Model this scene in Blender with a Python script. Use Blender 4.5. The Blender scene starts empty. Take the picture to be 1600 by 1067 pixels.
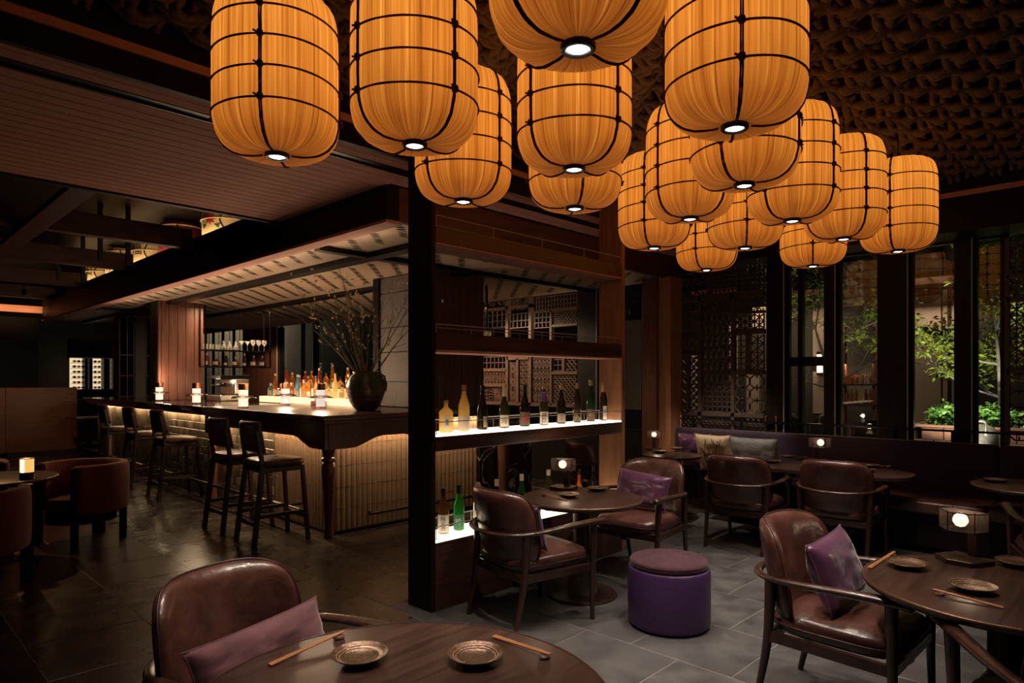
import bpy, bmesh, math, random
from mathutils import Vector, Matrix, noise

random.seed(7)
SC = bpy.context.scene
COL = SC.collection
R = math.radians
PI = math.pi

# ------------------------------------------------------------------ camera
# X runs along the bottle shelf, Y runs along the bar, the camera stands at the origin
F, HCAM, HY = 1021.0, 1.5, 592.0
_n = math.hypot(993, 1021)
CC, SS = 993 / _n, 1021 / _n
cam = bpy.data.cameras.new('camera')
camo = bpy.data.objects.new('camera', cam)
COL.objects.link(camo)
camo.location = (0, 0, HCAM)
camo.rotation_euler = (R(90), 0, -math.atan2(SS, CC))
cam.sensor_width = 36
cam.lens = F / 1600 * 36
cam.shift_y = (HY - 533.5) / 1600
cam.clip_start = 0.05
cam.clip_end = 100
SC.camera = camo

# ------------------------------------------------------------------ world, exposure
w = bpy.data.worlds.new('night')
SC.world = w
w.use_nodes = True
w.node_tree.nodes['Background'].inputs[0].default_value = (0.10, 0.13, 0.22, 1)
w.node_tree.nodes['Background'].inputs[1].default_value = 0.02
SC.view_settings.view_transform = 'Standard'
SC.view_settings.look = 'None'
SC.view_settings.exposure = 0.22
SC.view_settings.gamma = 1.0
SC.view_settings.use_curve_mapping = False
SC.cycles.use_denoising = True
SC.cycles.max_bounces = 6
SC.cycles.transparent_max_bounces = 16
SC.cycles.caustics_reflective = False
SC.cycles.caustics_refractive = False
SC.cycles.sample_clamp_indirect = 4.0


def G(px, py, z=0.0):
    d = F * (HCAM - z) / (py - HY)
    r = (px - 800) / F * d
    return Vector((CC * r + SS * d, -SS * r + CC * d, z))


def onU(px, py, u):
    k = (px - 800) / F
    v = (CC * u - k * SS * u) / (SS + k * CC)
    d = SS * u + CC * v
    return Vector((u, v, HCAM + (HY - py) / F * d))


def onV(px, py, v):
    k = (px - 800) / F
    u = (SS * v + k * CC * v) / (CC - k * SS)
    d = SS * u + CC * v
    return Vector((u, v, HCAM + (HY - py) / F * d))


def proj(p):
    r = CC * p[0] - SS * p[1]
    d = SS * p[0] + CC * p[1]
    return 800 + F * r / d, HY - F * (p[2] - HCAM) / d, d


# ------------------------------------------------------------------ lights
def light(kind, loc, energy, color, parent=None, size=0.1, size_y=None, rot=(0, 0, 0), spot=None, blend=0.4, name='lamp_light'):
    l = bpy.data.lights.new(name, kind)
    l.energy = energy
    l.color = color
    if kind == 'AREA':
        l.size = size
        if size_y:
            l.shape = 'RECTANGLE'
            l.size_y = size_y
    else:
        l.shadow_soft_size = size
    if spot:
        l.spot_size = R(spot)
        l.spot_blend = blend
    o = bpy.data.objects.new(name, l)
    COL.objects.link(o)
    o.location = loc
    o.rotation_euler = rot
    o.parent = parent
    return o


WARM = (1.0, 0.72, 0.44)
AMBER = (1.0, 0.55, 0.22)
SOFT = (1.0, 0.78, 0.62)


# ------------------------------------------------------------------ materials
MATS = {}


def _nodes(name):
    m = bpy.data.materials.new(name)
    m.use_nodes = True
    nt = m.node_tree
    return m, nt, nt.nodes['Principled BSDF']


def mat(name, c1, c2=None, rough=0.5, metal=0.0, scale=6.0, stretch=(1, 1, 1), bump=0.0, bscale=None, detail=4, spec=0.5,
        trans=0.0, ior=1.45, coat=0.0, sheen=0.0, rvar=0.0, contrast=(0.3, 0.7), kind='noise', dist=0.0):
    m, nt, b = _nodes(name)
    N, L = nt.nodes, nt.links
    b.inputs['Roughness'].default_value = rough
    b.inputs['Metallic'].default_value = metal
    b.inputs['Specular IOR Level'].default_value = spec
    b.inputs['IOR'].default_value = ior
    b.inputs['Transmission Weight'].default_value = trans
    b.inputs['Coat Weight'].default_value = coat
    b.inputs['Coat Roughness'].default_value = 0.15
    if sheen:
        b.inputs['Sheen Weight'].default_value = sheen
        b.inputs['Sheen Roughness'].default_value = 0.4
    b.inputs['Base Color'].default_value = (*c1, 1)
    if c2 is not None or bump or rvar:
        tc = N.new('ShaderNodeTexCoord')
        mp = N.new('ShaderNodeMapping')
        mp.inputs['Scale'].default_value = stretch
        L.new(tc.outputs['Object'], mp.inputs[0])
        tx = N.new('ShaderNodeTexNoise')
        tx.inputs['Scale'].default_value = scale
        tx.inputs['Detail'].default_value = detail
        tx.inputs['Roughness'].default_value = 0.6
        tx.inputs['Distortion'].default_value = dist
        L.new(mp.outputs[0], tx.inputs['Vector'])
        if c2 is not None:
            rp = N.new('ShaderNodeValToRGB')
            rp.color_ramp.elements[0].position = contrast[0]
            rp.color_ramp.elements[1].position = contrast[1]
            rp.color_ramp.elements[0].color = (*c1, 1)
            rp.color_ramp.elements[1].color = (*c2, 1)
            L.new(tx.outputs['Fac'], rp.inputs[0])
            L.new(rp.outputs[0], b.inputs['Base Color'])
        if rvar:
            mr = N.new('ShaderNodeMapRange')
            mr.inputs['To Min'].default_value = max(0.03, rough - rvar)
            mr.inputs['To Max'].default_value = min(1, rough + rvar)
            L.new(tx.outputs['Fac'], mr.inputs['Value'])
            L.new(mr.outputs[0], b.inputs['Roughness'])
        if bump:
            t2 = tx
            if bscale:
                t2 = N.new('ShaderNodeTexNoise')
                t2.inputs['Scale'].default_value = bscale
                t2.inputs['Detail'].default_value = 3
                L.new(mp.outputs[0], t2.inputs['Vector'])
            bp = N.new('ShaderNodeBump')
            bp.inputs['Strength'].default_value = bump
            bp.inputs['Distance'].default_value = 0.01
            L.new(t2.outputs['Fac'], bp.inputs['Height'])
            L.new(bp.outputs[0], b.inputs['Normal'])
    MATS[name] = m
    return m


def emit(name, color, strength):
    m, nt, b = _nodes(name)
    b.inputs['Base Color'].default_value = (*color, 1)
    b.inputs['Roughness'].default_value = 0.5
    b.inputs['Emission Color'].default_value = (*color, 1)
    b.inputs['Emission Strength'].default_value = strength
    MATS[name] = m
    return m


def wood(name, c1, c2, axis, rough=0.4, bump=0.12, coat=0.0, sc=1.0, spec=0.5):
    st = [14.0 * sc] * 3
    st[axis] = 1.0 * sc
    return mat(name, c1, c2, rough, scale=2.2, stretch=tuple(st), bump=bump, detail=6, dist=0.6, coat=coat, spec=spec, rvar=0.08, contrast=(0.28, 0.72))


def lantern_mat():
    m, nt, b = _nodes('amber_cloth')
    N, L = nt.nodes, nt.links
    uv = N.new('ShaderNodeTexCoord')
    mp = N.new('ShaderNodeMapping')
    mp.inputs['Scale'].default_value = (150, 0.8, 1)
    L.new(uv.outputs['UV'], mp.inputs[0])
    t = N.new('ShaderNodeTexNoise')
    t.inputs['Scale'].default_value = 1.0
    t.inputs['Detail'].default_value = 3
    t.inputs['Roughness'].default_value = 0.7
    L.new(mp.outputs[0], t.inputs['Vector'])
    mp2 = N.new('ShaderNodeMapping')
    mp2.inputs['Scale'].default_value = (9, 2.2, 1)
    L.new(uv.outputs['UV'], mp2.inputs[0])
    t2 = N.new('ShaderNodeTexNoise')
    t2.inputs['Scale'].default_value = 1.0
    t2.inputs['Detail'].default_value = 2
    L.new(mp2.outputs[0], t2.inputs['Vector'])
    rp = N.new('ShaderNodeValToRGB')
    e = rp.color_ramp.elements
    e[0].position, e[0].color = 0.30, (0.15, 0.032, 0.003, 1)
    e[1].position, e[1].color = 0.74, (0.78, 0.35, 0.062, 1)
    k = e.new(0.45)
    k.color = (0.40, 0.115, 0.012, 1)
    k = e.new(0.60)
    k.color = (0.50, 0.165, 0.021, 1)
    L.new(t.outputs['Fac'], rp.inputs[0])
    # glow painted darker towards the gathered bottom, brighter higher up: UV v drives it
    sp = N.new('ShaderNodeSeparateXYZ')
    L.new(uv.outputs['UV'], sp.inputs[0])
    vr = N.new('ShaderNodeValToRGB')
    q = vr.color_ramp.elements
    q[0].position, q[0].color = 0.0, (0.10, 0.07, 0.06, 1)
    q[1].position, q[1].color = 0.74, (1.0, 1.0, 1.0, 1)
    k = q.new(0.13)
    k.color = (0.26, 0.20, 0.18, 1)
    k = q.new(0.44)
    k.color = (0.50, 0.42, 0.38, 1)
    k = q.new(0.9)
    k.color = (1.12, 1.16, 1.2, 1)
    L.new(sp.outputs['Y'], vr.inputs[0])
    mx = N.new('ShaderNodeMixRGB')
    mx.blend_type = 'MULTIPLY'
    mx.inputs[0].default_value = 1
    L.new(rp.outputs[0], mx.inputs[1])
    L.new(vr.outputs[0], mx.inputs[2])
    mr = N.new('ShaderNodeMapRange')
    mr.inputs['To Min'].default_value = 1.1
    mr.inputs['To Max'].default_value = 1.75
    L.new(t2.outputs['Fac'], mr.inputs['Value'])
    L.new(mx.outputs[0], b.inputs['Emission Color'])
    L.new(mr.outputs[0], b.inputs['Emission Strength'])
    b.inputs['Base Color'].default_value = (0.16, 0.06, 0.012, 1)
    b.inputs['Roughness'].default_value = 0.8
    bp = N.new('ShaderNodeBump')
    bp.inputs['Strength'].default_value = 0.4
    bp.inputs['Distance'].default_value = 0.004
    L.new(t.outputs['Fac'], bp.inputs['Height'])
    L.new(bp.outputs[0], b.inputs['Normal'])
    MATS['amber_cloth'] = m


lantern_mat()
wood('wood_x', (0.030, 0.0125, 0.0085), (0.085, 0.036, 0.024), 0, 0.38)
wood('wood_y', (0.030, 0.0125, 0.0085), (0.085, 0.036, 0.024), 1, 0.38)
wood('wood_z', (0.034, 0.014, 0.0095), (0.11, 0.047, 0.030), 2, 0.42)
wood('wood_red_x', (0.060, 0.020, 0.012), (0.15, 0.056, 0.034), 0, 0.4)
wood('wood_red_z', (0.070, 0.024, 0.015), (0.19, 0.072, 0.044), 2, 0.45)
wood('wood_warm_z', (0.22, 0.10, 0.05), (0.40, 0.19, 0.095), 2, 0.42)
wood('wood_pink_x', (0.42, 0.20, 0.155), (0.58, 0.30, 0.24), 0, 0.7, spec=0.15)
wood('wood_pink_y', (0.42, 0.20, 0.155), (0.58, 0.30, 0.24), 1, 0.7, spec=0.15)
wood('board_wood', (0.42, 0.185, 0.14), (0.58, 0.275, 0.21), 0, 0.7, spec=0.12)
wood('chair_wood', (0.018, 0.008, 0.005), (0.048, 0.021, 0.013), 2, 0.30, 0.06, 0.3)
wood('table_wood', (0.018, 0.008, 0.006), (0.056, 0.025, 0.018), 0, 0.34, 0.08)
wood('bar_wood', (0.060, 0.022, 0.013), (0.13, 0.052, 0.030), 1, 0.30, 0.05, 0.2)
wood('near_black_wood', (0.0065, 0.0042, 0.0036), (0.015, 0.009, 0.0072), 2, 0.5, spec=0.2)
wood('lattice_wood', (0.10, 0.052, 0.034), (0.17, 0.090, 0.058), 2, 0.5, 0.03)
mat('lattice_dark', (0.055, 0.036, 0.028), (0.085, 0.056, 0.044), 0.45, scale=9)
mat('black', (0.006, 0.005, 0.005), None, 0.5)
mat('black_metal', (0.010, 0.009, 0.009), None, 0.35, metal=0.6)
mat('edge_grey', (0.34, 0.35, 0.36), None, 0.5)
mat('steel', (0.55, 0.53, 0.50), None, 0.22, metal=1.0)
mat('brass', (0.60, 0.36, 0.16), None, 0.3, metal=1.0)
mat('copper', (0.55, 0.24, 0.14), None, 0.3, metal=1.0)
mat('leather', (0.038, 0.014, 0.011), (0.110, 0.042, 0.030), 0.30, scale=7, bump=0.55, bscale=14, spec=0.75, rvar=0.08, detail=5)
mat('leather_seam', (0.035, 0.012, 0.010), None, 0.45)
mat('stool_leather', (0.050, 0.022, 0.016), (0.105, 0.050, 0.034), 0.36, scale=8, bump=0.15, bscale=60)
mat('purple_leather', (0.036, 0.015, 0.058), (0.046, 0.020, 0.073), 0.42, scale=5, bump=0.06, bscale=70)
mat('plum_suede', (0.030, 0.011, 0.017), (0.060, 0.023, 0.033), 0.9, scale=14, sheen=0.12, bump=0.1, bscale=160, spec=0.2)
mat('plum_satin', (0.060, 0.018, 0.048), (0.120, 0.038, 0.092), 0.30, scale=6, sheen=0.3, bump=0.55, bscale=9, spec=0.7)
mat('rose_suede', (0.080, 0.028, 0.034), (0.15, 0.056, 0.066), 0.85, scale=9, sheen=0.3, bump=0.05, bscale=120)
mat('aubergine_velvet', (0.018, 0.0075, 0.018), (0.030, 0.012, 0.029), 0.8, scale=6, sheen=0.25)
mat('red_boucle', (0.090, 0.015, 0.012), (0.165, 0.030, 0.022), 0.95, scale=70, bump=0.5, bscale=150, sheen=0.25)
mat('grey_weave', (0.085, 0.085, 0.075), (0.22, 0.22, 0.20), 0.9, scale=5, stretch=(2, 2, 22), dist=2.5, bump=0.4, bscale=6)
mat('rope_jute', (0.060, 0.043, 0.036), (0.12, 0.088, 0.074), 0.9, scale=40, bump=0.5, bscale=90)
mat('cord', (0.030, 0.009, 0.004), (0.055, 0.018, 0.008), 0.9, scale=60, bump=0.6, bscale=200)
mat('stone_tile', (0.026, 0.025, 0.0245), (0.095, 0.091, 0.088), 0.42, scale=5, bump=0.10, bscale=40, detail=8, rvar=0.14)
mat('stone_tile_b', (0.034, 0.033, 0.032), (0.080, 0.077, 0.075), 0.38, scale=4, bump=0.10, bscale=42, detail=8, rvar=0.14)
mat('grout', (0.15, 0.145, 0.138), None, 0.8)
mat('dark_tile', (0.008, 0.006, 0.0052), (0.024, 0.0165, 0.0135), 0.28, scale=3, bump=0.04, bscale=20, detail=8, rvar=0.1)
mat('dark_tile_b', (0.018, 0.013, 0.011), (0.042, 0.030, 0.024), 0.27, scale=4, bump=0.04, bscale=20, detail=8, rvar=0.1)
mat('red_floor', (0.020, 0.006, 0.005), (0.040, 0.012, 0.009), 0.28, scale=3, stretch=(1, 8, 1), bump=0.05)
mat('reed_tile', (0.15, 0.095, 0.060), (0.27, 0.19, 0.13), 0.42, scale=4.0, bump=0.08, bscale=50, rvar=0.1)
mat('reed_tile_b', (0.17, 0.105, 0.070), (0.24, 0.155, 0.105), 0.40, scale=7, bump=0.08, bscale=50, rvar=0.1)
mat('square_tile', (0.085, 0.068, 0.046), (0.17, 0.135, 0.095), 0.22, scale=5, bump=0.15, bscale=12)
mat('square_tile_b', (0.060, 0.050, 0.036), (0.105, 0.086, 0.062), 0.22, scale=5, bump=0.15, bscale=12)
mat('square_tile_c', (0.17, 0.135, 0.095), (0.22, 0.18, 0.13), 0.26, scale=5, bump=0.15, bscale=12)
mat('granite', (0.10, 0.086, 0.080), (0.24, 0.21, 0.195), 0.7, scale=120, detail=2, bump=0.3, bscale=120)
mat('canopy_panel', (0.46, 0.33, 0.235), (0.54, 0.40, 0.285), 0.55, scale=3)
mat('plaster', (0.20, 0.16, 0.13), (0.25, 0.20, 0.165), 0.8, scale=5)
mat('dark_plaster', (0.020, 0.016, 0.014), (0.030, 0.024, 0.021), 0.7, scale=3)
mat('vase_glaze', (0.060, 0.050, 0.040), (0.20, 0.165, 0.125), 0.30, scale=4, stretch=(1, 1, 9), dist=3.0, bump=0.9, bscale=5, metal=0.5)
mat('plate_glaze', (0.024, 0.014, 0.009), (0.22, 0.13, 0.075), 0.28, scale=120, metal=0.5, bump=0.2, bscale=150, detail=2)
mat('plate_brush', (0.42, 0.27, 0.16), (0.55, 0.38, 0.25), 0.4, scale=30, metal=0.3)
mat('chopstick', (0.36, 0.15, 0.055), (0.46, 0.21, 0.085), 0.45, scale=20)
mat('pebble', (0.075, 0.040, 0.026), (0.14, 0.080, 0.052), 0.35, scale=40)
mat('table_stone', (0.10, 0.078, 0.062), (0.19, 0.15, 0.12), 0.55, scale=5, bump=0.1, bscale=40)
mat('bronze', (0.055, 0.034, 0.024), (0.085, 0.055, 0.040), 0.38, scale=6, metal=0.7)
mat('smoke_glass', (0.62, 0.36, 0.27), None, 0.06, trans=0.96)
mat('ribbed_glass', (0.93, 0.85, 0.80), None, 0.18, trans=0.95, scale=1, stretch=(1, 1, 0), bump=0.8, bscale=140)


def mixmat(name, col_t, fac, col_d, rough=0.2, kind='transparent'):
    m, nt, b = _nodes(name)
    N, L = nt.nodes, nt.links
    tr = N.new('ShaderNodeBsdfTransparent' if kind == 'transparent' else 'ShaderNodeBsdfTranslucent')
    tr.inputs[0].default_value = (*col_t, 1)
    b.inputs['Base Color'].default_value = (*col_d, 1)
    b.inputs['Roughness'].default_value = rough
    mx = N.new('ShaderNodeMixShader')
    mx.inputs[0].default_value = fac
    L.new(tr.outputs[0], mx.inputs[1])
    L.new(b.outputs[0], mx.inputs[2])
    L.new(mx.outputs[0], N['Material Output'].inputs[0])
    MATS[name] = m


mixmat('clear_glass', (0.96, 0.95, 0.93), 0.30, (0.75, 0.72, 0.66), 0.08)
mixmat('lamp_pane', (0.94, 0.87, 0.82), 0.12, (0.30, 0.24, 0.21), 0.12)
mat('twig', (0.13, 0.10, 0.055), (0.26, 0.205, 0.125), 0.8, scale=20)
mat('bud', (0.55, 0.49, 0.32), (0.72, 0.66, 0.46), 0.7, scale=30)
mat('moss', (0.055, 0.075, 0.024), (0.13, 0.155, 0.060), 0.85, scale=30)
mat('leaf', (0.10, 0.16, 0.016), (0.32, 0.38, 0.045), 0.45, scale=1.7, spec=0.4)
mat('leaf_b', (0.06, 0.17, 0.03), (0.20, 0.38, 0.08), 0.4, scale=2.5, spec=0.4)
mat('bark', (0.14, 0.125, 0.11), (0.26, 0.24, 0.215), 0.8, scale=14)
mat('brick_red', (0.115, 0.050, 0.030), (0.17, 0.080, 0.048), 0.7, scale=8)
mat('cream_pillow', (0.44, 0.33, 0.20), (0.50, 0.385, 0.24), 0.9, scale=60, bump=0.2, bscale=200)
mat('ink', (0.030, 0.020, 0.014), None, 0.8)
mat('paper', (0.62, 0.55, 0.45), (0.72, 0.65, 0.55), 0.7, scale=12)
mat('barrel_straw', (0.52, 0.40, 0.22), (0.64, 0.52, 0.32), 0.85, scale=40)
mat('barrel_red', (0.13, 0.010, 0.014), (0.17, 0.016, 0.020), 0.6, scale=10)
mat('gold_foil', (0.62, 0.44, 0.22), (0.75, 0.58, 0.34), 0.35, scale=20, metal=0.6)
mat('red_print', (0.42, 0.020, 0.020), None, 0.6)
mat('green_print', (0.02, 0.12, 0.05), None, 0.6)
mat('wicker', (0.045, 0.043, 0.044), (0.11, 0.105, 0.10), 0.7, scale=60)


def pane_mat():
    m, nt, b = _nodes('pane_glass')
    N, L = nt.nodes, nt.links
    out = N['Material Output']
    tr = N.new('ShaderNodeBsdfTransparent')
    tr.inputs[0].default_value = (0.86, 0.88, 0.88, 1)
    gl = N.new('ShaderNodeBsdfGlossy')
    gl.inputs['Roughness'].default_value = 0.02
    fr = N.new('ShaderNodeFresnel')
    ge = N.new('ShaderNodeNewGeometry')
    io = N.new('ShaderNodeMapRange')
    io.inputs['To Min'].default_value = 1.45
    io.inputs['To Max'].default_value = 1 / 1.45
    L.new(ge.outputs['Backfacing'], io.inputs['Value'])
    L.new(io.outputs[0], fr.inputs[0])
    mx = N.new('ShaderNodeMixShader')
    L.new(fr.outputs[0], mx.inputs[0])
    L.new(tr.outputs[0], mx.inputs[1])
    L.new(gl.outputs[0], mx.inputs[2])
    L.new(mx.outputs[0], out.inputs[0])
    N.remove(b)
    MATS['pane_glass'] = m


def marble_mat():
    m, nt, b = _nodes('black_marble')
    N, L = nt.nodes, nt.links
    tc = N.new('ShaderNodeTexCoord')
    n1 = N.new('ShaderNodeTexNoise')
    n1.inputs['Scale'].default_value = 2.2
    n1.inputs['Detail'].default_value = 8
    n1.inputs['Distortion'].default_value = 1.4
    L.new(tc.outputs['Object'], n1.inputs['Vector'])
    rp = N.new('ShaderNodeValToRGB')
    e = rp.color_ramp.elements
    e[0].position, e[0].color = 0.485, (0.009, 0.009, 0.008, 1)
    e[1].position, e[1].color = 0.515, (0.009, 0.009, 0.008, 1)
    k = e.new(0.50)
    k.color = (0.40, 0.38, 0.33, 1)
    L.new(n1.outputs['Fac'], rp.inputs[0])
    L.new(rp.outputs[0], b.inputs['Base Color'])
    b.inputs['Roughness'].default_value = 0.2
    MATS['black_marble'] = m


pane_mat()
marble_mat()


# ------------------------------------------------------------------ mesh helpers
class MB:
    def __init__(self):
        self.v, self.f, self.uv = [], [], None

    def add(self, vs, fs):
        o = len(self.v)
        self.v += [tuple(p) for p in vs]
        self.f += [tuple(i + o for i in q) for q in fs]
        return self

    def box(self, c, s, rz=0.0, mtx=None):
        hx, hy, hz = s[0] / 2, s[1] / 2, s[2] / 2
        ps = [Vector((x, y, z)) for z in (-hz, hz) for y in (-hy, hy) for x in (-hx, hx)]
        if mtx is not None:
            ps = [mtx @ p for p in ps]
        if rz:
            m = Matrix.Rotation(rz, 3, 'Z')
            ps = [m @ p for p in ps]
        ps = [p + Vector(c) for p in ps]
        return self.add(ps, [(0, 2, 3, 1), (4, 5, 7, 6), (0, 1, 5, 4), (2, 6, 7, 3), (0, 4, 6, 2), (1, 3, 7, 5)])

    def b2(self, lo, hi):
        return self.box([(a + b) / 2 for a, b in zip(lo, hi)], [abs(b - a) for a, b in zip(lo, hi)])

    def tube(self, path, rad, n=10, flat=1.0, up=None, caps=True, lobes=None):
        """sweep a round (or flattened) section along a path"""
        path = [Vector(p) for p in path]
        m = len(path)
        rs = rad if isinstance(rad, (list, tuple)) else [rad] * m
        t0 = (path[1] - path[0]).normalized()
        ref = Vector(up) if up else (Vector((0, 0, 1)) if abs(t0.z) < 0.9 else Vector((1, 0, 0)))
        rings = []
        s = 0.0
        side = None
        for i, p in enumerate(path):
            if i:
                s += (p - path[i - 1]).length
            t = (path[min(i + 1, m - 1)] - path[max(i - 1, 0)]).normalized()
            if up or side is None:
                side = t.cross(ref)
            else:
                side = side - t * side.dot(t)
            side.normalize()
            nn = side.cross(t).normalized()
            ring = []
            for k in range(n):
                a = 2 * PI * k / n
                r = rs[i]
                if lobes:
                    r *= 0.80 + 0.20 * math.cos(lobes[0] * (a - lobes[1] * s))
                ring.append(p + side * (math.cos(a) * r) + nn * (math.sin(a) * r * flat))
            rings.append(ring)
        vs = [q for rg in rings for q in rg]
        fs = []
        for i in range(m - 1):
            for k in range(n):
                k2 = (k + 1) % n
                fs.append((i * n + k, i * n + k2, (i + 1) * n + k2, (i + 1) * n + k))
        if caps:
            fs.append(tuple(range(n - 1, -1, -1)))
            fs.append(tuple((m - 1) * n + k for k in range(n)))
        return self.add(vs, fs)

    def rod(self, a, b, r, r2=None, n=8):
        return self.tube([a, b], [r, r if r2 is None else r2], n)

    def bar(self, a, b, w, t, up=(0, 0, 1)):
        """a square timber from a to b"""
        a, b = Vector(a), Vector(b)
        d = (b - a).normalized()
        up = Vector(up)
        if abs(d.dot(up)) > 0.98:
            up = Vector((1, 0, 0))
        sd = d.cross(up).normalized()
        u = sd.cross(d).normalized()
        vs = []
        for p in (a, b):
            for x, y in ((-1, -1), (1, -1), (1, 1), (-1, 1)):
                vs.append(p + sd * (x * w / 2) + u * (y * t / 2))
        return self.add(vs, [(3, 2, 1, 0), (4, 5, 6, 7), (0, 1, 5, 4), (1, 2, 6, 5), (2, 3, 7, 6), (3, 0, 4, 7)])

    def lathe(self, prof, n=24, c=(0, 0, 0), caps=True, arc=None):
        vs, fs = [], []
        a0, a1 = arc or (0, 2 * PI)
        nn = n if arc is None else n + 1
        for r, z in prof:
            for k in range(nn):
                a = a0 + (a1 - a0) * k / n
                vs.append((c[0] + r * math.cos(a), c[1] + r * math.sin(a), c[2] + z))
        for i in range(len(prof) - 1):
            for k in range(n):
                k2 = (k + 1) % nn
                fs.append((i * nn + k, i * nn + k2, (i + 1) * nn + k2, (i + 1) * nn + k))
        if caps and arc is None:
            if prof[0][0] > 1e-5:
                fs.append(tuple(range(nn - 1, -1, -1)))
            if prof[-1][0] > 1e-5:
                fs.append(tuple((len(prof) - 1) * nn + k for k in range(nn)))
        return self.add(vs, fs)

    def prism(self, poly, z0, z1, axis='z', off=0.0):
        """extrude a 2D outline; axis x: the outline lies in YZ, y: in XZ, z: in XY"""
        def p3(a, b, h):
            return {'z': (a, b, h), 'y': (a, h, b), 'x': (h, a, b)}[axis]
        n = len(poly)
        vs = [p3(a, b, z0) for a, b in poly] + [p3(a, b, z1) for a, b in poly]
        fs = [tuple(range(n - 1, -1, -1)), tuple(range(n, 2 * n))]
        fs += [(i, (i + 1) % n, n + (i + 1) % n, n + i) for i in range(n)]
        return self.add(vs, fs)

    def grid(self, fn, nu, nv, wrap=False):
        vs = [fn(i / (nu - (0 if wrap else 1)) if nu > 1 else 0, j / (nv - 1)) for j in range(nv) for i in range(nu)]
        fs = []
        for j in range(nv - 1):
            for i in range(nu if wrap else nu - 1):
                i2 = (i + 1) % nu
                fs.append((j * nu + i, j * nu + i2, (j + 1) * nu + i2, (j + 1) * nu + i))
        return self.add(vs, fs)

    def mesh(self, name, m, smooth=False, bevel=0.0, seg=2, fixn=True):
        me = bpy.data.meshes.new(name)
        me.from_pydata(self.v, [], self.f)
        if bevel or fixn:
            bm = bmesh.new()
            bm.from_mesh(me)
            if bevel:
                bmesh.ops.bevel(bm, geom=[e for e in bm.edges if e.is_manifold and e.calc_face_angle(0) > 0.5], offset=bevel, segments=seg, profile=0.6, affect='EDGES', clamp_overlap=True)
            if fixn:
                bmesh.ops.recalc_face_normals(bm, faces=bm.faces)
            bm.to_mesh(me)
            bm.free()
        if m:
            me.materials.append(MATS[m])
        if smooth:
            me.polygons.foreach_set('use_smooth', [True] * len(me.polygons))
            if smooth != 'all':
                me.set_sharp_from_angle(angle=R(40))
        me.update()
        return me

    def obj(self, name, m, parent=None, smooth=False, bevel=0.0, seg=2, loc=(0, 0, 0), rot=(0, 0, 0)):
        return inst(name, self.mesh(name, m, smooth, bevel, seg), parent, loc, rot)


def inst(name, me, parent=None, loc=(0, 0, 0), rot=(0, 0, 0), scale=None):
    o = bpy.data.objects.new(name, me)
    COL.objects.link(o)
    o.location = loc
    o.rotation_euler = rot
    if scale:
        o.scale = scale
    o.parent = parent
    return o


def tag(o, label=None, cat=None, group=None, kind=None):
    if label:
        o['label'] = label
    if cat:
        o['category'] = cat
    if group:
        o['group'] = group
    if kind:
        o['kind'] = kind
    return o


def thing(name, label, cat, loc=(0, 0, 0), rz=0.0, group=None):
    o = bpy.data.objects.new(name, None)
    COL.objects.link(o)
    o.empty_display_size = 0.1
    o.location = loc
    o.rotation_euler = (0, 0, rz)
    return tag(o, label, cat, group)


KIDS = {}


def copy_tree(o, parent=None):
    c = o.copy()
    COL.objects.link(c)
    c.parent = parent
    for ch in [x for x in COL.objects if x.parent == o]:
        copy_tree(ch, c)
    return c


def place(proto, first, loc, rz, label=None, group=None):
    o = proto if first else copy_tree(proto)
    o.location = loc
    o.rotation_euler = (0, 0, rz)
    if label:
        o['label'] = label
    if group:
        o['group'] = group
    return o


def catmull(pts, n=6):
    pts = [Vector(p) for p in pts]
    out = []
    for i in range(len(pts) - 1):
        p0, p1, p2, p3 = pts[max(i - 1, 0)], pts[i], pts[i + 1], pts[min(i + 2, len(pts) - 1)]
        for k in range(n):
            t = k / n
            out.append(0.5 * ((2 * p1) + (p2 - p0) * t + (2 * p0 - 5 * p1 + 4 * p2 - p3) * t * t + (3 * p1 - p0 - 3 * p2 + p3) * t ** 3))
    out.append(pts[-1])
    return out


def superell(a, b, n, k=40, c=(0, 0)):
    out = []
    for i in range(k):
        t = 2 * PI * i / k
        ct, st = math.cos(t), math.sin(t)
        out.append((c[0] + a * math.copysign(abs(ct) ** (2 / n), ct), c[1] + b * math.copysign(abs(st) ** (2 / n), st)))
    return out


def pad(a, b, z0, z1, n=4, k=48, dome=0.012, rnd=0.025, mb=None):
    """upholstered pad: a superellipse outline with rolled edges and a slight dome"""
    mb = mb or MB()
    prof = []
    h = z1 - z0
    for t in range(5):
        q = t / 4 * PI / 2
        prof.append((1 - rnd / a * (1 - math.sin(q)), z0 + min(rnd, h / 2) * (1 - math.cos(q))))
    for t in range(5):
        q = t / 4 * PI / 2
        prof.append((1 - rnd / a * (1 - math.cos(q)), z1 - min(rnd, h / 2) * (1 - math.sin(q))))
    for s in (0.8, 0.5, 0.2, 0.0):
        prof.append((s, z1 + dome * (1 - s * s)))
    base = superell(1, 1, n, k)
    vs = []
    fs = []
    for s, z in prof:
        for x, y in base:
            vs.append((x * a * s, y * b * s, z))
    m = len(prof)
    for i in range(m - 1):
        for j in range(k):
            j2 = (j + 1) % k
            fs.append((i * k + j, i * k + j2, (i + 1) * k + j2, (i + 1) * k + j))
    fs.append(tuple(range(k - 1, -1, -1)))
    return mb.add(vs, fs)


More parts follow.
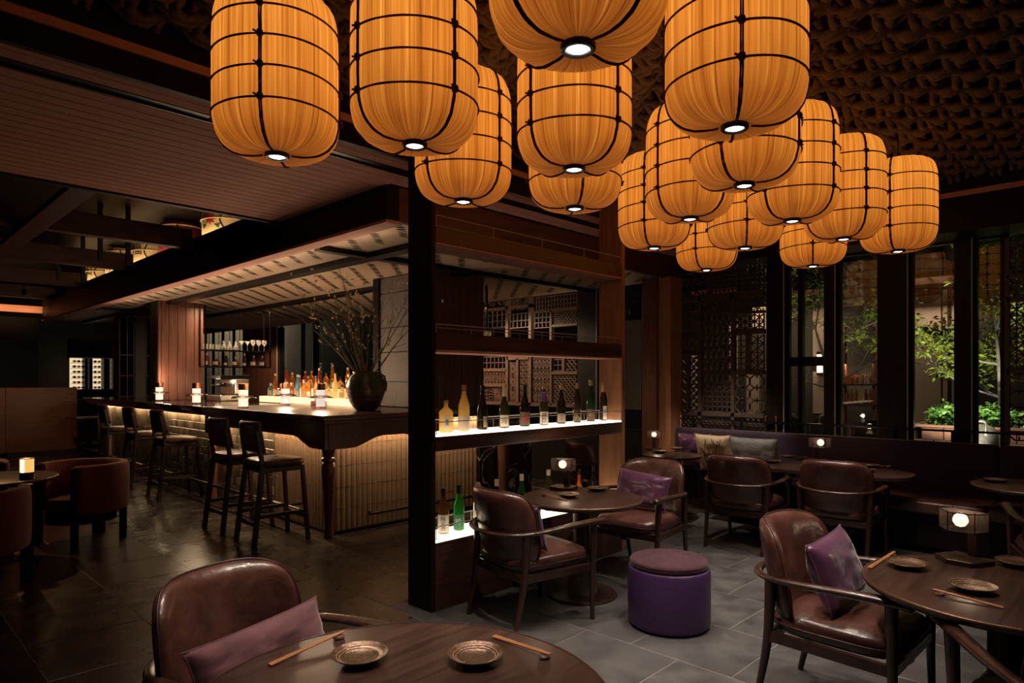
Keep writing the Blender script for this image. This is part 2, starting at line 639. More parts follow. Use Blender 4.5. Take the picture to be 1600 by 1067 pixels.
def pillow(wd, ht, th, n=22, seed=0, wrinkle=0.006):
    """cushion standing in the XZ plane, thickness along Y"""
    mb = MB()
    vs = []
    for side in (1, -1):
        for j in range(n):
            for i in range(n):
                x, z = -1 + 2 * i / (n - 1), -1 + 2 * j / (n - 1)
                prof = max(0.0, (1 - x ** 4)) ** 0.6 * max(0.0, (1 - z ** 4)) ** 0.6
                pinch = 1 - 0.07 * (1 - abs(x) ** 3) * abs(z) ** 4
                pinch2 = 1 - 0.07 * (1 - abs(z) ** 3) * abs(x) ** 4
                nz = noise.noise(Vector((x * 2.3 + seed * 7, z * 2.3, side * 3.0))) * wrinkle * 1.5
                nz += noise.noise(Vector((x * 6 + seed * 3, z * 6, side))) * wrinkle
                vs.append((x * wd / 2 * pinch2, side * (th / 2 * prof) + nz * prof * side, z * ht / 2 * pinch))
    fs = []
    for s in (0, 1):
        for j in range(n - 1):
            for i in range(n - 1):
                a = s * n * n + j * n + i
                q = (a, a + 1, a + n + 1, a + n)
                fs.append(q if s else q[::-1])
    mb.add(vs, fs)
    return mb


def pillow_mesh(name, m, wd, ht, th, seed=0, wrinkle=0.006):
    me = pillow(wd, ht, th, 22, seed, wrinkle).mesh(name, m, False)
    bm = bmesh.new()
    bm.from_mesh(me)
    bmesh.ops.remove_doubles(bm, verts=bm.verts, dist=0.0008)
    bmesh.ops.recalc_face_normals(bm, faces=bm.faces)
    bm.to_mesh(me)
    bm.free()
    me.polygons.foreach_set('use_smooth', [True] * len(me.polygons))
    return me


def edge_loop(wd, ht, off=1.0):
    pts = []
    n = 12
    for k in range(4 * n):
        s, t = divmod(k, n)
        q = -1 + 2 * t / n
        x, z = [(q, -1), (1, q), (-q, 1), (-1, -q)][s]
        pinch = 1 - 0.07 * (1 - abs(x) ** 3) * abs(z) ** 4
        pinch2 = 1 - 0.07 * (1 - abs(z) ** 3) * abs(x) ** 4
        pts.append((x * wd / 2 * pinch2 * off, 0, z * ht / 2 * pinch * off))
    return pts + pts[:1]


def text_mesh(s, size, m, name='print', line=1.0, bend=None):
    """flat lettering in the XZ plane facing -Y, optionally wrapped round a bottle of radius bend"""
    cu = bpy.data.curves.new(name, 'FONT')
    cu.body = s
    cu.size = size
    cu.align_x = 'CENTER'
    cu.align_y = 'CENTER'
    cu.space_line = line
    o = bpy.data.objects.new(name, cu)
    COL.objects.link(o)
    dg = bpy.context.evaluated_depsgraph_get()
    me = bpy.data.meshes.new_from_object(o.evaluated_get(dg))
    bpy.data.objects.remove(o)
    bpy.data.curves.remove(cu)
    for v in me.vertices:
        x, y = v.co.x, v.co.y
        if bend:
            a = x / bend
            v.co = Vector((bend * math.sin(a), -bend * math.cos(a), y))
        else:
            v.co = Vector((x, 0, y))
    me.materials.clear()
    me.materials.append(MATS[m])
    return me

# ================================================================== THE SETTING
WU = 7.30            # window wall
RV, RU = 3.57, 6.85  # edges of the rope ceiling


def struct(name, mb, m, parent=None, **k):
    o = mb.obj(name, m, parent, **k)
    if parent is None:
        o['kind'] = 'structure'
    return o


floor = struct('floor', MB().b2((-3.2, -3.2, -0.12), (14.5, 36, -0.0016)), 'grout')
T = 0.60
tile_me = {}
for m in ('stone_tile', 'stone_tile_b', 'dark_tile', 'dark_tile_b', 'red_floor'):
    tile_me[m] = MB().b2((-T / 2 + .0025, -T / 2 + .0025, -0.03), (T / 2 - .0025, T / 2 - .0025, 0.0)).mesh('tile', m, bevel=0.0015, seg=1)
rt = random.Random(3)
n_t = 0
for i in range(-2, 13):
    for j in range(-3, 30):
        x = 0.42 + i * T
        y = 0.30 + j * T + (0.3 if i % 2 else 0.0)
        if x > WU + .3 or x * SS + y * CC < 0.9:
            continue
        px, py, d = proj((x, y, 0))
        if px < -260 or px > 1860 or d > 15 or py > 1500:
            continue
        if y < RV:
            m = rt.choice(('stone_tile', 'stone_tile_b'))
        elif x < 2.2 and 5.5 < y < 8.4:
            m = 'red_floor'
        else:
            m = rt.choice(('dark_tile', 'dark_tile', 'dark_tile_b'))
        inst('tile', tile_me[m], floor, (x, y, 0), (0, 0, rt.choice((0, PI / 2, PI, -PI / 2))))
        n_t += 1

# ---- rope ceiling
ceiling = struct('ceiling', MB().b2((-3.2, -3.2, 3.44), (WU, RV + .05, 3.50)), 'dark_plaster')
RP, RZ = 0.150, 3.27


def rope_path(L, phase, seed):
    n = int(L / 0.022)
    out = []
    for i in range(n + 1):
        s = L * i / n
        z = 0.034 * math.cos(PI * s / RP + phase)
        lat = 0.012 * math.sin(s * 5.1 + seed) + 0.008 * math.sin(s * 11.7 + seed * 2)
        out.append((s, lat, z + 0.006 * math.sin(s * 3.3 + seed)))
    return out


U0, V0 = 0.1, -1.25
LU, LV = RU - U0 - 0.02, RV - V0 - 0.02
rope_u = [MB().tube(rope_path(LU, ph, 1.3 + k), 0.0275, 12, lobes=(3, 26)).mesh('rope', 'rope_jute', 'all') for k, ph in enumerate((0, PI))]
rope_v = [MB().tube(rope_path(LV, ph, 4.1 + k), 0.0275, 12, lobes=(3, 26)).mesh('rope', 'rope_jute', 'all') for k, ph in enumerate((PI, 0))]
for k in range(int(LV / RP)):
    for s in (-1, 1):
        inst('rope', rope_u[k % 2], ceiling, (U0, V0 + RP * (k + .5) + s * 0.026, RZ))
for k in range(int(LU / RP)):
    for s in (-1, 1):
        inst('rope', rope_v[k % 2], ceiling, (U0 + RP * (k + .5) + s * 0.026, V0, RZ), (0, 0, PI / 2))

# ---- edges of the rope recess
t1 = struct('trim_1', MB().b2((-3.2, RV, 3.105), (RU + .03, RV + .03, 3.15)), 'wood_pink_x')
t2 = struct('trim_2', MB().b2((RU, -3.2, 3.105), (RU + .03, RV, 3.15)), 'wood_pink_y')
struct('trim_3', MB().b2((-3.2, RV + .012, 2.98), (WU, RV + .05, 3.104)).b2((-3.2, RV + .031, 3.104), (WU, RV + .05, 3.44)), 'near_black_wood')
struct('trim_4', MB().b2((RU + .012, -3.2, 2.80), (RU + .05, RV, 3.104)).b2((RU + .031, -3.2, 3.104), (RU + .05, RV, 3.44)).b2((RU + .05, -3.2, 2.80), (WU, RV, 2.83)), 'near_black_wood')

# ---- board ceiling with the black slot
soffit = struct('ceiling', MB().b2((-3.2, RV + .05, 3.022), (2.96, 6.0, 3.06)).b2((2.96, RV + .05, 3.022), (WU, 4.2, 3.06)), 'near_black_wood')
boards = [(RV + .055 + .101 * k, .099, WU) for k in range(2)] + [(3.955 + .111 * k, .1035, WU if 3.955 + .111 * k < 4.15 else 2.955) for k in range(18)]
for y, wd, x1 in boards:
    MB().b2((-3.2, y, 3.0), (x1, y + wd, 3.021)).obj('board', 'board_wood', soffit, bevel=0.004, seg=1)
slot = struct('trim_5', MB().b2((-3.2, 3.84, 3.002), (WU, 3.855, 3.03)).b2((-3.2, 3.935, 3.002), (WU, 3.95, 3.03)).b2((-3.2, 3.856, 3.012), (WU, 3.934, 3.022)), 'black_metal')
struct('trim_6', MB().b2((-3.2, 5.955, 2.985), (2.93, 6.01, 3.75)), 'near_black_wood')

# ---- canopy over the bar
fas = struct('trim_7', MB().b2((2.93, 4.20, 2.73), (3.05, 16.5, 3.16)), 'near_black_wood')
struct('trim_8', MB().b2((2.92, 4.19, 2.705), (3.07, 16.5, 2.729)), 'wood_pink_y')
struct('trim_9', MB().b2((3.051, 4.20, 2.73), (WU, 4.25, 2.998)), 'wood_red_x')
canopy = struct('ceiling', MB().b2((3.051, 4.251, 2.745), (WU, 16.5, 2.80)).b2((2.93, 4.251, 3.161), (4.6, 16.5, 3.17)), 'canopy_panel')
sl = MB()
rz_ = random.Random(5)
y = 4.35
row = 0
while y < 12.5:
    x = 3.12 + (0.165 if row % 2 else 0.0)
    while x < 7.1:
        if not (3.40 < x < 3.80 or 4.74 < x < 5.14 or x > 7.0):
            zz = 2.7435
            pts = []
            pts = [(x + a_, y + b_) for a_, b_ in ((0, 0), (.12, .03), (.05, .06), (.17, .09), (.10, .12), (.22, .15))]
            for (x0, y0), (x1, y1) in zip(pts, pts[1:]):
                sl.bar((x0, y0, zz), (x1, y1, zz), 0.0085, 0.003)
        x += 0.33
    y += 0.185
    row += 1
sl_o = sl.obj('slit_pattern', 'black', canopy)
sl_o['kind'] = 'stuff'
struct('trim_10', MB().b2((3.62, 4.26, 2.690), (3.76, 16.4, 2.744)), 'black_metal')
struct('trim_11', MB().b2((4.97, 5.65, 2.690), (5.10, 16.4, 2.744)), 'black_metal')
struct('trim_12', MB().b2((3.10, 5.50, 2.695), (3.615, 5.60, 2.744)).b2((3.77, 5.50, 2.695), (7.2, 5.60, 2.744)), 'black_metal')
struct('trim_13', MB().b2((3.10, 12.9, 2.69), (3.6, 13.1, 2.744)).b2((3.77, 12.9, 2.69), (4.96, 13.1, 2.744)), 'black_metal')
# LED line tucked behind the canopy edge, washing the panels
led = struct('trim_14', MB().b2((3.075, 4.40, 2.722), (3.088, 12.0, 2.733)), 'black')
led.data.materials.clear()
led.data.materials.append(emit('led_line', (1.0, 0.80, 0.58), 2.2))

# ---- open joists beyond the board ceiling
for i, yv in enumerate((8.15, 10.4, 12.9, 15.3)):
    struct('beam', MB().b2((-3.2, yv, 3.05), (2.925, yv + .13, 3.28)), 'wood_x')
struct('beam', MB().b2((1.25, 6.02, 2.99), (1.43, 16.4, 3.045)), 'wood_y')
for xx in (2.30, 2.62):
    for yv in (9.6, 11.9):
        struct('beam', MB().b2((xx, yv, 3.0), (xx + .05, yv + .05, 3.75)), 'black')
struct('ceiling', MB().b2((-3.2, 6.01, 3.75), (WU, 20, 3.80)), 'near_black_wood')

# ---- outer walls that close the room
struct('wall_left', MB().b2((-3.3, -3.3, 0), (-3.2, 20, 3.8)), 'dark_plaster')
struct('wall_front', MB().b2((-3.2, -3.3, 0), (WU, -3.2, 3.8)), 'dark_plaster')
wb = struct('wall_back', MB().b2((-3.2, 19.6, 0), (WU, 19.75, 3.8)), 'dark_plaster')
struct('trim_15', MB().b2((0.5, 16.45, 2.86), (3.45, 16.55, 3.0)), 'wood_pink_x')
struct('wall_niche', MB().b2((-1.0, 17.0, 0), (2.95, 17.2, 2.80)), 'near_black_wood')

# ---- window wall: piers, sill, head
wall_r = struct('wall_right', MB().b2((WU, -3.2, 0), (WU + .14, 20, 0.80)).b2((WU, -3.2, 2.81), (WU + .14, 20, 3.8)), 'near_black_wood')


def vy(px):
    return onU(px, 592, WU).y


def pier(px0, px1, m='near_black_wood', z0=0.80, z1=2.81, du=0.0, name='wall_pier'):
    a, b = vy(px1), vy(px0)
    return struct(name, MB().b2((WU - .05 - du, a, z0), (WU + .14, b, z1)), m, bevel=0.006, seg=1)


for a, b in ((1200, 1228), (1290, 1308), (1374, 1421), (1495, 1521), (1568, 1574), (1046, 1052), (905, 936)):
    pier(a, b)
struct('wall_pier', MB().b2((WU - .05, -3.2, .8), (WU + .14, vy(1660), 2.81)), 'near_black_wood')
# wood-clad column at the end of the banquette
colw = thing('column', None, None, (0, 0, 0))
colw['kind'] = 'structure'
cu = 6.95
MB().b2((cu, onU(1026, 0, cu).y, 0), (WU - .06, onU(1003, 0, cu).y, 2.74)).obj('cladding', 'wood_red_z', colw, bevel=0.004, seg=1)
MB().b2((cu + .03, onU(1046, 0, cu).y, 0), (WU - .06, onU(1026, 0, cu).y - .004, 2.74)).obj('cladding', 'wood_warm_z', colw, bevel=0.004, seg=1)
# wood wall panels farther along
yb = vy(436)
pl = struct('wall_panel', MB().b2((WU - .03, vy(436), 0), (WU + .14, vy(384), 2.74)), 'near_black_wood')
a, b = vy(436), vy(384)
for k in range(6):
    MB().b2((WU - .06, a + (b - a) * k / 6 + .004, 0), (WU - .031, a + (b - a) * (k + 1) / 6 - .004, 2.74)).obj('board', 'wood_red_z', pl)


def window(n, px0, px1, mull=None, z0=0.80, z1=2.81, trans=None):
    a, b = vy(px1), vy(px0)
    root = thing('window_%d' % n, None, None)
    root['kind'] = 'structure'
    MB().b2((WU + .06, a, z0), (WU + .066, b, z1)).obj('pane', 'pane_glass', root)
    t = .028
    for lo, hi in (((a, z0), (a + t, z1)), ((b - t, z0), (b, z1)), ((a, z0), (b, z0 + t)), ((a, z1 - t), (b, z1))):
        MB().b2((WU + .03, lo[0], lo[1]), (WU + .09, hi[0], hi[1])).obj('window_frame', 'black_metal', root)
    if mull:
        q = vy(mull)
        MB().b2((WU + .02, q - .025, z0), (WU + .1, q + .025, z1)).obj('mullion', 'black_metal', root)
    if trans:
        MB().b2((WU + .02, a, trans), (WU + .1, b, trans + .1)).obj('mullion', 'black_metal', root)
    # bright metal edge on the jamb
    MB().b2((WU - .06, b - .002, z0), (WU - .045, b + .008, z1)).obj('edge_strip', 'edge_grey', root)
    return root


window(1, 1228, 1290, 1249, trans=1.64)
window(2, 1308, 1374)
window(3, 1421, 1495)
window(4, 1521, 1568)
window(5, 936, 1003, None)
window(6, 436, 492, 470)
window(7, 492, 600, 545)
for k, (p0, p1) in enumerate(((318, 330), (330, 345), (345, 362), (362, 378), (378, 384))):
    window(8 + k, p0, p1, z1=3.0)


# ------------------------------------------------------------------ lattice screens
def clip_seg(x0, z0, x1, z1, W, Hh):
    t0, t1 = 0.0, 1.0
    dx, dz = x1 - x0, z1 - z0
    for p, q in ((-dx, x0), (dx, W - x0), (-dz, z0), (dz, Hh - z0)):
        if abs(p) < 1e-9:
            if q < 0:
                return None
        else:
            r = q / p
            if p < 0:
                t0 = max(t0, r)
            else:
                t1 = min(t1, r)
    if t0 >= t1:
        return None
    return x0 + dx * t0, z0 + dz * t0, x0 + dx * t1, z0 + dz * t1


def lattice(pat, W, Hh, cell, w=0.012, t=0.02):
    """bars of a fretwork panel, W by Hh, in the local YZ plane"""
    segs = []
    if pat in ('grid', 'bricks'):
        nx, nz = max(1, round(W / cell)), max(1, round(Hh / cell))
        for i in range(nx + 1):
            segs.append((W * i / nx, 0, W * i / nx, Hh))
        for j in range(nz + 1):
            segs.append((0, Hh * j / nz, W, Hh * j / nz))
    elif pat == 'diamond':
        k = -Hh
        while k < W + Hh:
            segs += [(k, 0, k + Hh, Hh), (k, Hh, k + Hh, 0)]
            k += cell
    elif pat == 'cross':
        nx, nz = max(1, round(W / cell)), max(1, round(Hh / cell))
        for i in range(nx):
            for j in range(nz):
                a, b, c, d = W * i / nx, W * (i + 1) / nx, Hh * j / nz, Hh * (j + 1) / nz
                segs += [(a, c, b, d), (a, d, b, c), (a, c, b, c), (a, c, a, d), ((a + b) / 2, c, (a + b) / 2, d)]
    elif pat == 'triangle':
        nz = max(1, round(Hh / cell))
        h = Hh / nz
        for j in range(nz + 1):
            segs.append((0, h * j, W, h * j))
        nx = max(1, round(W / cell))
        c = W / nx
        for i in range(nx + 1):
            segs.append((c * i, 0, c * i, Hh))
        for i in range(nx):
            for j in range(nz):
                x0, z0 = c * i, h * j
                if j % 2:
                    segs += [(x0, z0 + h, x0 + c / 2, z0), (x0 + c / 2, z0, x0 + c, z0 + h)]
                else:
                    segs += [(x0, z0, x0 + c / 2, z0 + h), (x0 + c / 2, z0 + h, x0 + c, z0)]
    elif pat == 'tick':
        nx, nz = max(1, round(W / cell)), max(1, round(Hh / cell))
        c, h = W / nx, Hh / nz
        for j in range(nz + 1):
            segs.append((0, h * j, W, h * j))
        for i in range(nx):
            for j in range(nz):
                o = 0.5 * c * (j % 2)
                segs.append((c * i + o + .15 * c, h * (j + 1), c * i + o + .55 * c, h * j))
                segs.append((c * i + o + .55 * c, h * (j + 1), c * i + o + .15 * c + c * .7, h * j))
    elif pat == 'weave':
        k = 0
        z = -W
        while z < Hh + W:
            x = 0.0
            i = 0
            while x < W + cell:
                s = 1 if (i + k) % 2 else -1
                zz = z + (cell * .5 if i % 2 else 0)
                segs.append((x - cell * .7, zz - s * cell * .7, x + cell * .7, zz + s * cell * .7))
                x += cell * .75
                i += 1
            z += cell * .75
            k += 1
    elif pat == 'octagon':
        nx, nz = max(1, round(W / cell)), max(1, round(Hh / cell))
        c, h = W / nx, Hh / nz
        for i in range(nx):
            for j in range(nz):
                x0, z0 = c * i, h * j
                a, b = .3, .7
                P = [(a, 0), (b, 0), (1, a), (1, b), (b, 1), (a, 1), (0, b), (0, a)]
                for q in range(8):
                    (u0, w0), (u1, w1) = P[q], P[(q + 1) % 8]
                    segs.append((x0 + c * u0, z0 + h * w0, x0 + c * u1, z0 + h * w1))
                segs += [(x0 + c * .5, z0, x0 + c * .5, z0 + h * .25), (x0 + c * .5, z0 + h * .75, x0 + c * .5, z0 + h)]
    elif pat == 'star':
        nz = max(1, round(Hh / W))
        for j in range(nz):
            cx, cz, r = W / 2, Hh * (j + .5) / nz, min(W, Hh / nz) / 2
            for q in range(20):
                a = 2 * PI * q / 20
                segs.append((cx + .22 * r * math.cos(a), cz + .22 * r * math.sin(a), cx + 1.4 * r * math.cos(a), cz + 1.4 * r * math.sin(a)))
            for q in range(8):
                a, b = 2 * PI * q / 8, 2 * PI * (q + 1) / 8
                segs.append((cx + .2 * r * math.cos(a), cz + .2 * r * math.sin(a), cx + .2 * r * math.cos(b), cz + .2 * r * math.sin(b)))
            segs.append((0, Hh * j / nz, W, Hh * j / nz))
    elif pat == 'branch':
        rr = random.Random(int(W * 1000 + Hh * 77))
        for q in range(26):
            x = rr.uniform(0, W)
            z = rr.uniform(-.1, Hh)
            for s in range(4):
                x2, z2 = x + rr.uniform(-.045, .045), z + rr.uniform(.02, .09)
                segs.append((x, z, x2, z2))
                x, z = x2, z2
    mb = MB()
    for s in segs:
        c = clip_seg(*s, W, Hh)
        if c and math.hypot(c[2] - c[0], c[3] - c[1]) > 0.006:
            mb.bar((0, c[0], c[1]), (0, c[2], c[3]), w, t, (1, 0, 0))
    return mb


def screen(name, label, rects, frames, m, mf, group=None, ux=None):
    ux = ux or WU - .02
    root = thing(name, label, 'screen', (ux, 0, 0), 0, group)
    for pat, x0, y0, x1, y1, cell, w in rects:
        pm = (x0 + x1) / 2
        ya, yb_ = onU(x1, 0, ux).y, onU(x0, 0, ux).y
        z1, z0 = onU(pm, y0, ux).z, onU(pm, y1, ux).z
        g = lattice(pat, yb_ - ya, z1 - z0, cell, w).obj('grille', m, root, loc=(0, ya, z0))
        g['kind'] = 'stuff'
    for x0, y0, x1, y1 in frames:
        pm = (x0 + x1) / 2
        ya, yb_ = onU(x1, 0, ux).y, onU(x0, 0, ux).y
        z1, z0 = onU(pm, y0, ux).z, onU(pm, y1, ux).z
        if yb_ - ya < .035:
            yb_ = ya + .035
        if z1 - z0 < .03:
            z0 = z1 - .03
        MB().b2((-.035, ya, z0), (.035, yb_, z1)).obj('frame_bar', mf, root)
    return root


screen('lattice_screen', 'dark fretwork screen of mixed geometric patterns behind the banquette cushions',
       [('octagon', 1052, 395, 1108, 463, .17, .014), ('grid', 1112, 398, 1194, 458, .055, .012),
        ('bricks', 1052, 470, 1092, 522, .13, .014), ('tick', 1052, 529, 1092, 550, .07, .012),
        ('weave', 1078, 557, 1092, 644, .06, .013), ('diamond', 1052, 557, 1074, 644, .12, .012),
        ('triangle', 1099, 467, 1144, 610, .075, .013), ('grid', 1099, 612, 1144, 643, .06, .011),
        ('weave', 1150, 462, 1194, 485, .07, .010), ('cross', 1150, 491, 1194, 514, .11, .011),
        ('bricks', 1150, 523, 1166, 578, .07, .011), ('cross', 1174, 523, 1194, 578, .10, .011),
        ('octagon', 1150, 586, 1194, 645, .16, .013), ('diamond', 1052, 650, 1194, 672, .06, .012)],
       [(1092, 463, 1098, 674), (1144, 458, 1149, 674), (1052, 459, 1194, 468), (1052, 523, 1093, 528), (1052, 551, 1093, 556),
        (1149, 486, 1195, 490), (1149, 515, 1195, 522), (1167, 520, 1173, 580), (1149, 579, 1195, 585), (1052, 644, 1195, 650), (1108, 395, 1112, 460), (1074, 556, 1078, 645)],
       'lattice_dark', 'lattice_dark')
screen('lattice_screen', 'warmly lit fretwork screen with sunburst panels beyond the bottle shelf',
       [('branch', 755, 464, 792, 478, .08, .012), ('branch', 796, 460, 832, 484, .08, .012), ('grid', 838, 455, 902, 482, .06, .012),
        ('bricks', 755, 483, 792, 512, .10, .012), ('grid', 796, 490, 828, 512, .09, .012), ('grid', 836, 488, 860, 512, .075, .012),
        ('diamond', 864, 486, 902, 505, .06, .012), ('bricks', 755, 548, 792, 576, .085, .012),
        ('triangle', 757, 580, 792, 599, .075, .012), ('star', 765, 604, 790, 628, .1, .012), ('bricks', 757, 604, 765, 628, .06, .012),
        ('star', 795, 566, 809, 628, .1, .012), ('weave', 812, 563, 828, 628, .065, .012), ('branch', 797, 551, 828, 556, .06, .012),
        ('triangle', 832, 552, 861, 630, .08, .014), ('bricks', 865, 553, 880, 579, .08, .012), ('diamond', 865, 586, 901, 631, .07, .011), ('diamond', 884, 553, 901, 579, .08, .01)],
       [(792, 458, 796, 633), (828, 455, 832, 633), (861, 484, 864, 633), (809, 560, 812, 630), (755, 599, 793, 604), (755, 576, 793, 580),
        (755, 479, 832, 484), (832, 483, 904, 487), (794, 556, 830, 562), (755, 629, 904, 634), (863, 580, 904, 585), (863, 506, 904, 510), (880, 550, 884, 580)],
       'lattice_wood', 'lattice_wood')
screen('lattice_screen', 'tall fretwork screen cut by the edge beside the lit garden',
       [('grid', 1576, 374, 1680, 425, .05, .012), ('weave', 1576, 432, 1680, 460, .07, .012), ('cross', 1576, 470, 1680, 575, .12, .012), ('octagon', 1576, 585, 1680, 690, .16, .012)],
       [(1574, 426, 1682, 431), (1574, 461, 1682, 469), (1574, 576, 1682, 584), (1574, 372, 1578, 692)],
       'lattice_dark', 'lattice_dark')

# ================================================================== LANTERNS
LR, LH, LZ = 0.25, 0.66, 2.42


def lantern_profile(t):
    """t 0 at the bottom fitting .. 1 at the top; returns radius, height"""
    pts = [(0.030, .022), (0.075, .012), (0.14, .012), (0.19, .030), (0.226, .066), (0.243, .112), (0.249, .16), (0.25, .25), (0.25, .42), (0.248, .50),
           (0.242, .555), (0.225, .605), (0.19, .640), (0.13, .655), (0.05, .660)]
    s = t * (len(pts) - 1)
    i = min(int(s), len(pts) - 2)
    f = s - i
    p = [Vector((*pts[max(0, min(len(pts) - 1, q))], 0)) for q in (i - 1, i, i + 1, i + 2)]
    v = 0.5 * ((2 * p[1]) + (p[2] - p[0]) * f + (2 * p[0] - 5 * p[1] + 4 * p[2] - p[3]) * f * f + (3 * p[1] - p[0] - 3 * p[2] + p[3]) * f ** 3)
    return v.x, v.y


def make_lantern():
    root = thing('pendant_lantern', 'drum lantern of pleated amber cloth bound with brown cord', 'lantern', (0, 0, 0), 0, 'pleated cloth lanterns hanging under the rope ceiling')
    nu, nv = 180, 44
    mb = MB()
    rr = random.Random(2)
    ph = [rr.uniform(0, 2 * PI) for _ in range(6)]

    def fn(a, t):
        r, z = lantern_profile(t)
        th = 2 * PI * a
        g = max(0.0, 1 - z / .2) if t < .6 else max(0.0, (z - .5) / .16)
        pl = (math.sin(60 * th + ph[0]) * .5 + math.sin(43 * th + ph[1]) * .3 + math.sin(77 * th + ph[2]) * .4)
        r2 = r + pl * (0.0012 + 0.0040 * g) * min(1, r / .1)
        return (r2 * math.cos(th), r2 * math.sin(th), z + (pl * .0015 * g if t < .3 else 0))
    mb.grid(fn, nu, nv, wrap=True)
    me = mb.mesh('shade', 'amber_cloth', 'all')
    uvl = me.uv_layers.new(name='UVMap')
    for poly in me.polygons:
        us = []
        for li in poly.loop_indices:
            co = me.vertices[me.loops[li].vertex_index].co
            us.append((math.atan2(co.y, co.x) / (2 * PI)) % 1.0)
        wrap = max(us) - min(us) > .5
        for li, uu in zip(poly.loop_indices, us):
            co = me.vertices[me.loops[li].vertex_index].co
            r = math.hypot(co.x, co.y)
            glow_v = min(1.0, (r / .25) * .5 + max(0.0, co.z - .03) * .9) if co.z < .2 else min(1.0, .5 + co.z * .8)
            uvl.data[li].uv = ((uu + 1 if wrap and uu < .5 else uu), glow_v)
    inst('shade', me, root)
    hoops = (.15, .272, .388, .505)
    for h in hoops:
        rad = next(lantern_profile(q / 400)[0] for q in range(120, 400) if lantern_profile(q / 400)[1] >= h) + .004
        MB().tube([(rad * math.cos(2 * PI * k / 64), rad * math.sin(2 * PI * k / 64), h + .004 * math.sin(4 * PI * k / 64)) for k in range(65)], .0046, 8, caps=False, lobes=(3, 160)).obj('hoop_cord', 'cord', root, smooth='all')
    knot_me = MB().lathe([(0.002, -.014), (.011, -.011), (.014, 0), (.011, .011), (.002, .014)], 8).rod((0, -.012, .004), (0.01, -.022, .006), .004).rod((0, .012, -.004), (.008, .022, -.006), .004).mesh('knot', 'cord', 'all')
    for q in range(4):
        a = q * PI / 2
        path = []
        for i in range(41):
            t = .05 + .95 * i / 40
            r, z = lantern_profile(t)
            r2, z2 = lantern_profile(min(1, t + .01))
            r1, z1_ = lantern_profile(max(0, t - .01))
            tx, tz = r2 - r1, z2 - z1_
            ln = math.hypot(tx, tz)
            path.append((r + .0045 * tz / ln, 0, z - .0045 * tx / ln))
        low = [(p[0], 0.0036 * min(1, p[0] / .2), p[2]) for p in path]
        up = [(p[0], -0.0036 * min(1, p[0] / .2), p[2]) for p in path]
        o = MB().tube(low, .0042, 7, lobes=(3, 160)).tube(up, .0042, 7, lobes=(3, 160)).obj('upright_cord', 'cord', root, smooth='all', rot=(0, 0, a))
        for h in hoops:
            k = inst('knot', knot_me, root, (math.cos(a) * .2565, math.sin(a) * .2565, h), (0, 0, a))
    fit = MB().lathe([(.050, .018), (.050, .004), (.046, .000), (.036, .000), (.033, .006), (.033, .02)], 32).obj('light_ring', 'black_metal', root, smooth=True)
    MB().lathe([(.0001, .001), (.022, .002), (.032, .006), (.032, .012)], 28).obj('bulb_lens', 'bulb_white', fit, smooth=True)
    MB().lathe([(.05, .655), (.05, .672), (.012, .69), (.012, .70)], 20).obj('top_cap', 'black_metal', root, smooth=True)
    MB().rod((0, 0, .70), (0, 0, 1.02), .004, n=6).obj('hanging_cable', 'black', root)
    light('SPOT', (0, 0, -.03), 62.0, (1.0, 0.84, 0.70), root, .025, spot=72, blend=.8, name='downlight')
    return root


emit('bulb_white', (1.0, 0.93, 0.82), 7.0)
LANT = [(433, 247, -14), (648, 230, 35), (724, 317, 45), (903, 80, 45), (897, 267, 45), (898, 328, 10), (1148, 203, 5), (1163, 292, -23), (1078, 344, -43),
        (1022, 389, -15), (1238, 347, 56), (1318, 375, 30), (1403, 394, -11), (1164, 389, 3), (1104, 423, -20), (1270, 417, 0)]
LLAB = {2: 'pleated amber lantern next to the outermost one under the board ceiling edge', 4: 'pleated amber lantern hanging above the large table with two bronze plates', 9: 'pleated amber lantern hanging above the purple ottoman', 12: 'pleated amber lantern second in from the outermost one on the window side',
        1: 'pleated amber cloth lantern hanging outermost, under the plain board ceiling edge', 3: 'pleated amber lantern hanging beside the dark end post of the bottle shelf',
        6: 'pleated amber lantern hanging before the middle of the bottle shelf', 10: 'pleated amber lantern hanging by the lit end panel of the bottle shelf',
        13: 'pleated amber lantern hanging outermost on the window side of the cluster', 15: 'pleated amber lantern hanging nearest the dark fretwork screen', 16: 'pleated amber lantern hanging low before the windows, next to the outermost one'}
lan = make_lantern()
for i, (px, py, off) in enumerate(LANT):
    p = G(px, py, LZ)
    toward = math.atan2(-p.y, -p.x)
    place(lan, i == 0, p, toward + R(off), LLAB.get(i + 1, 'pleated amber cloth lantern hanging among others inside the cluster'))

# ================================================================== BOTTLE SHELF
A0 = Vector((2.64, 3.286, 0))
SU0, SU1 = 2.64, 4.80
SV0, SV1 = 3.286, 3.535
shelf = thing('display_shelf', 'tall dark wooden room divider with lit bottle shelves', 'shelf', (SU0, SV0, 0))


def sp(mb, name, m, parent=shelf, **k):
    return mb.obj(name, m, parent, loc=(-SU0, -SV0, 0) if parent is shelf else (0, 0, 0), **k)


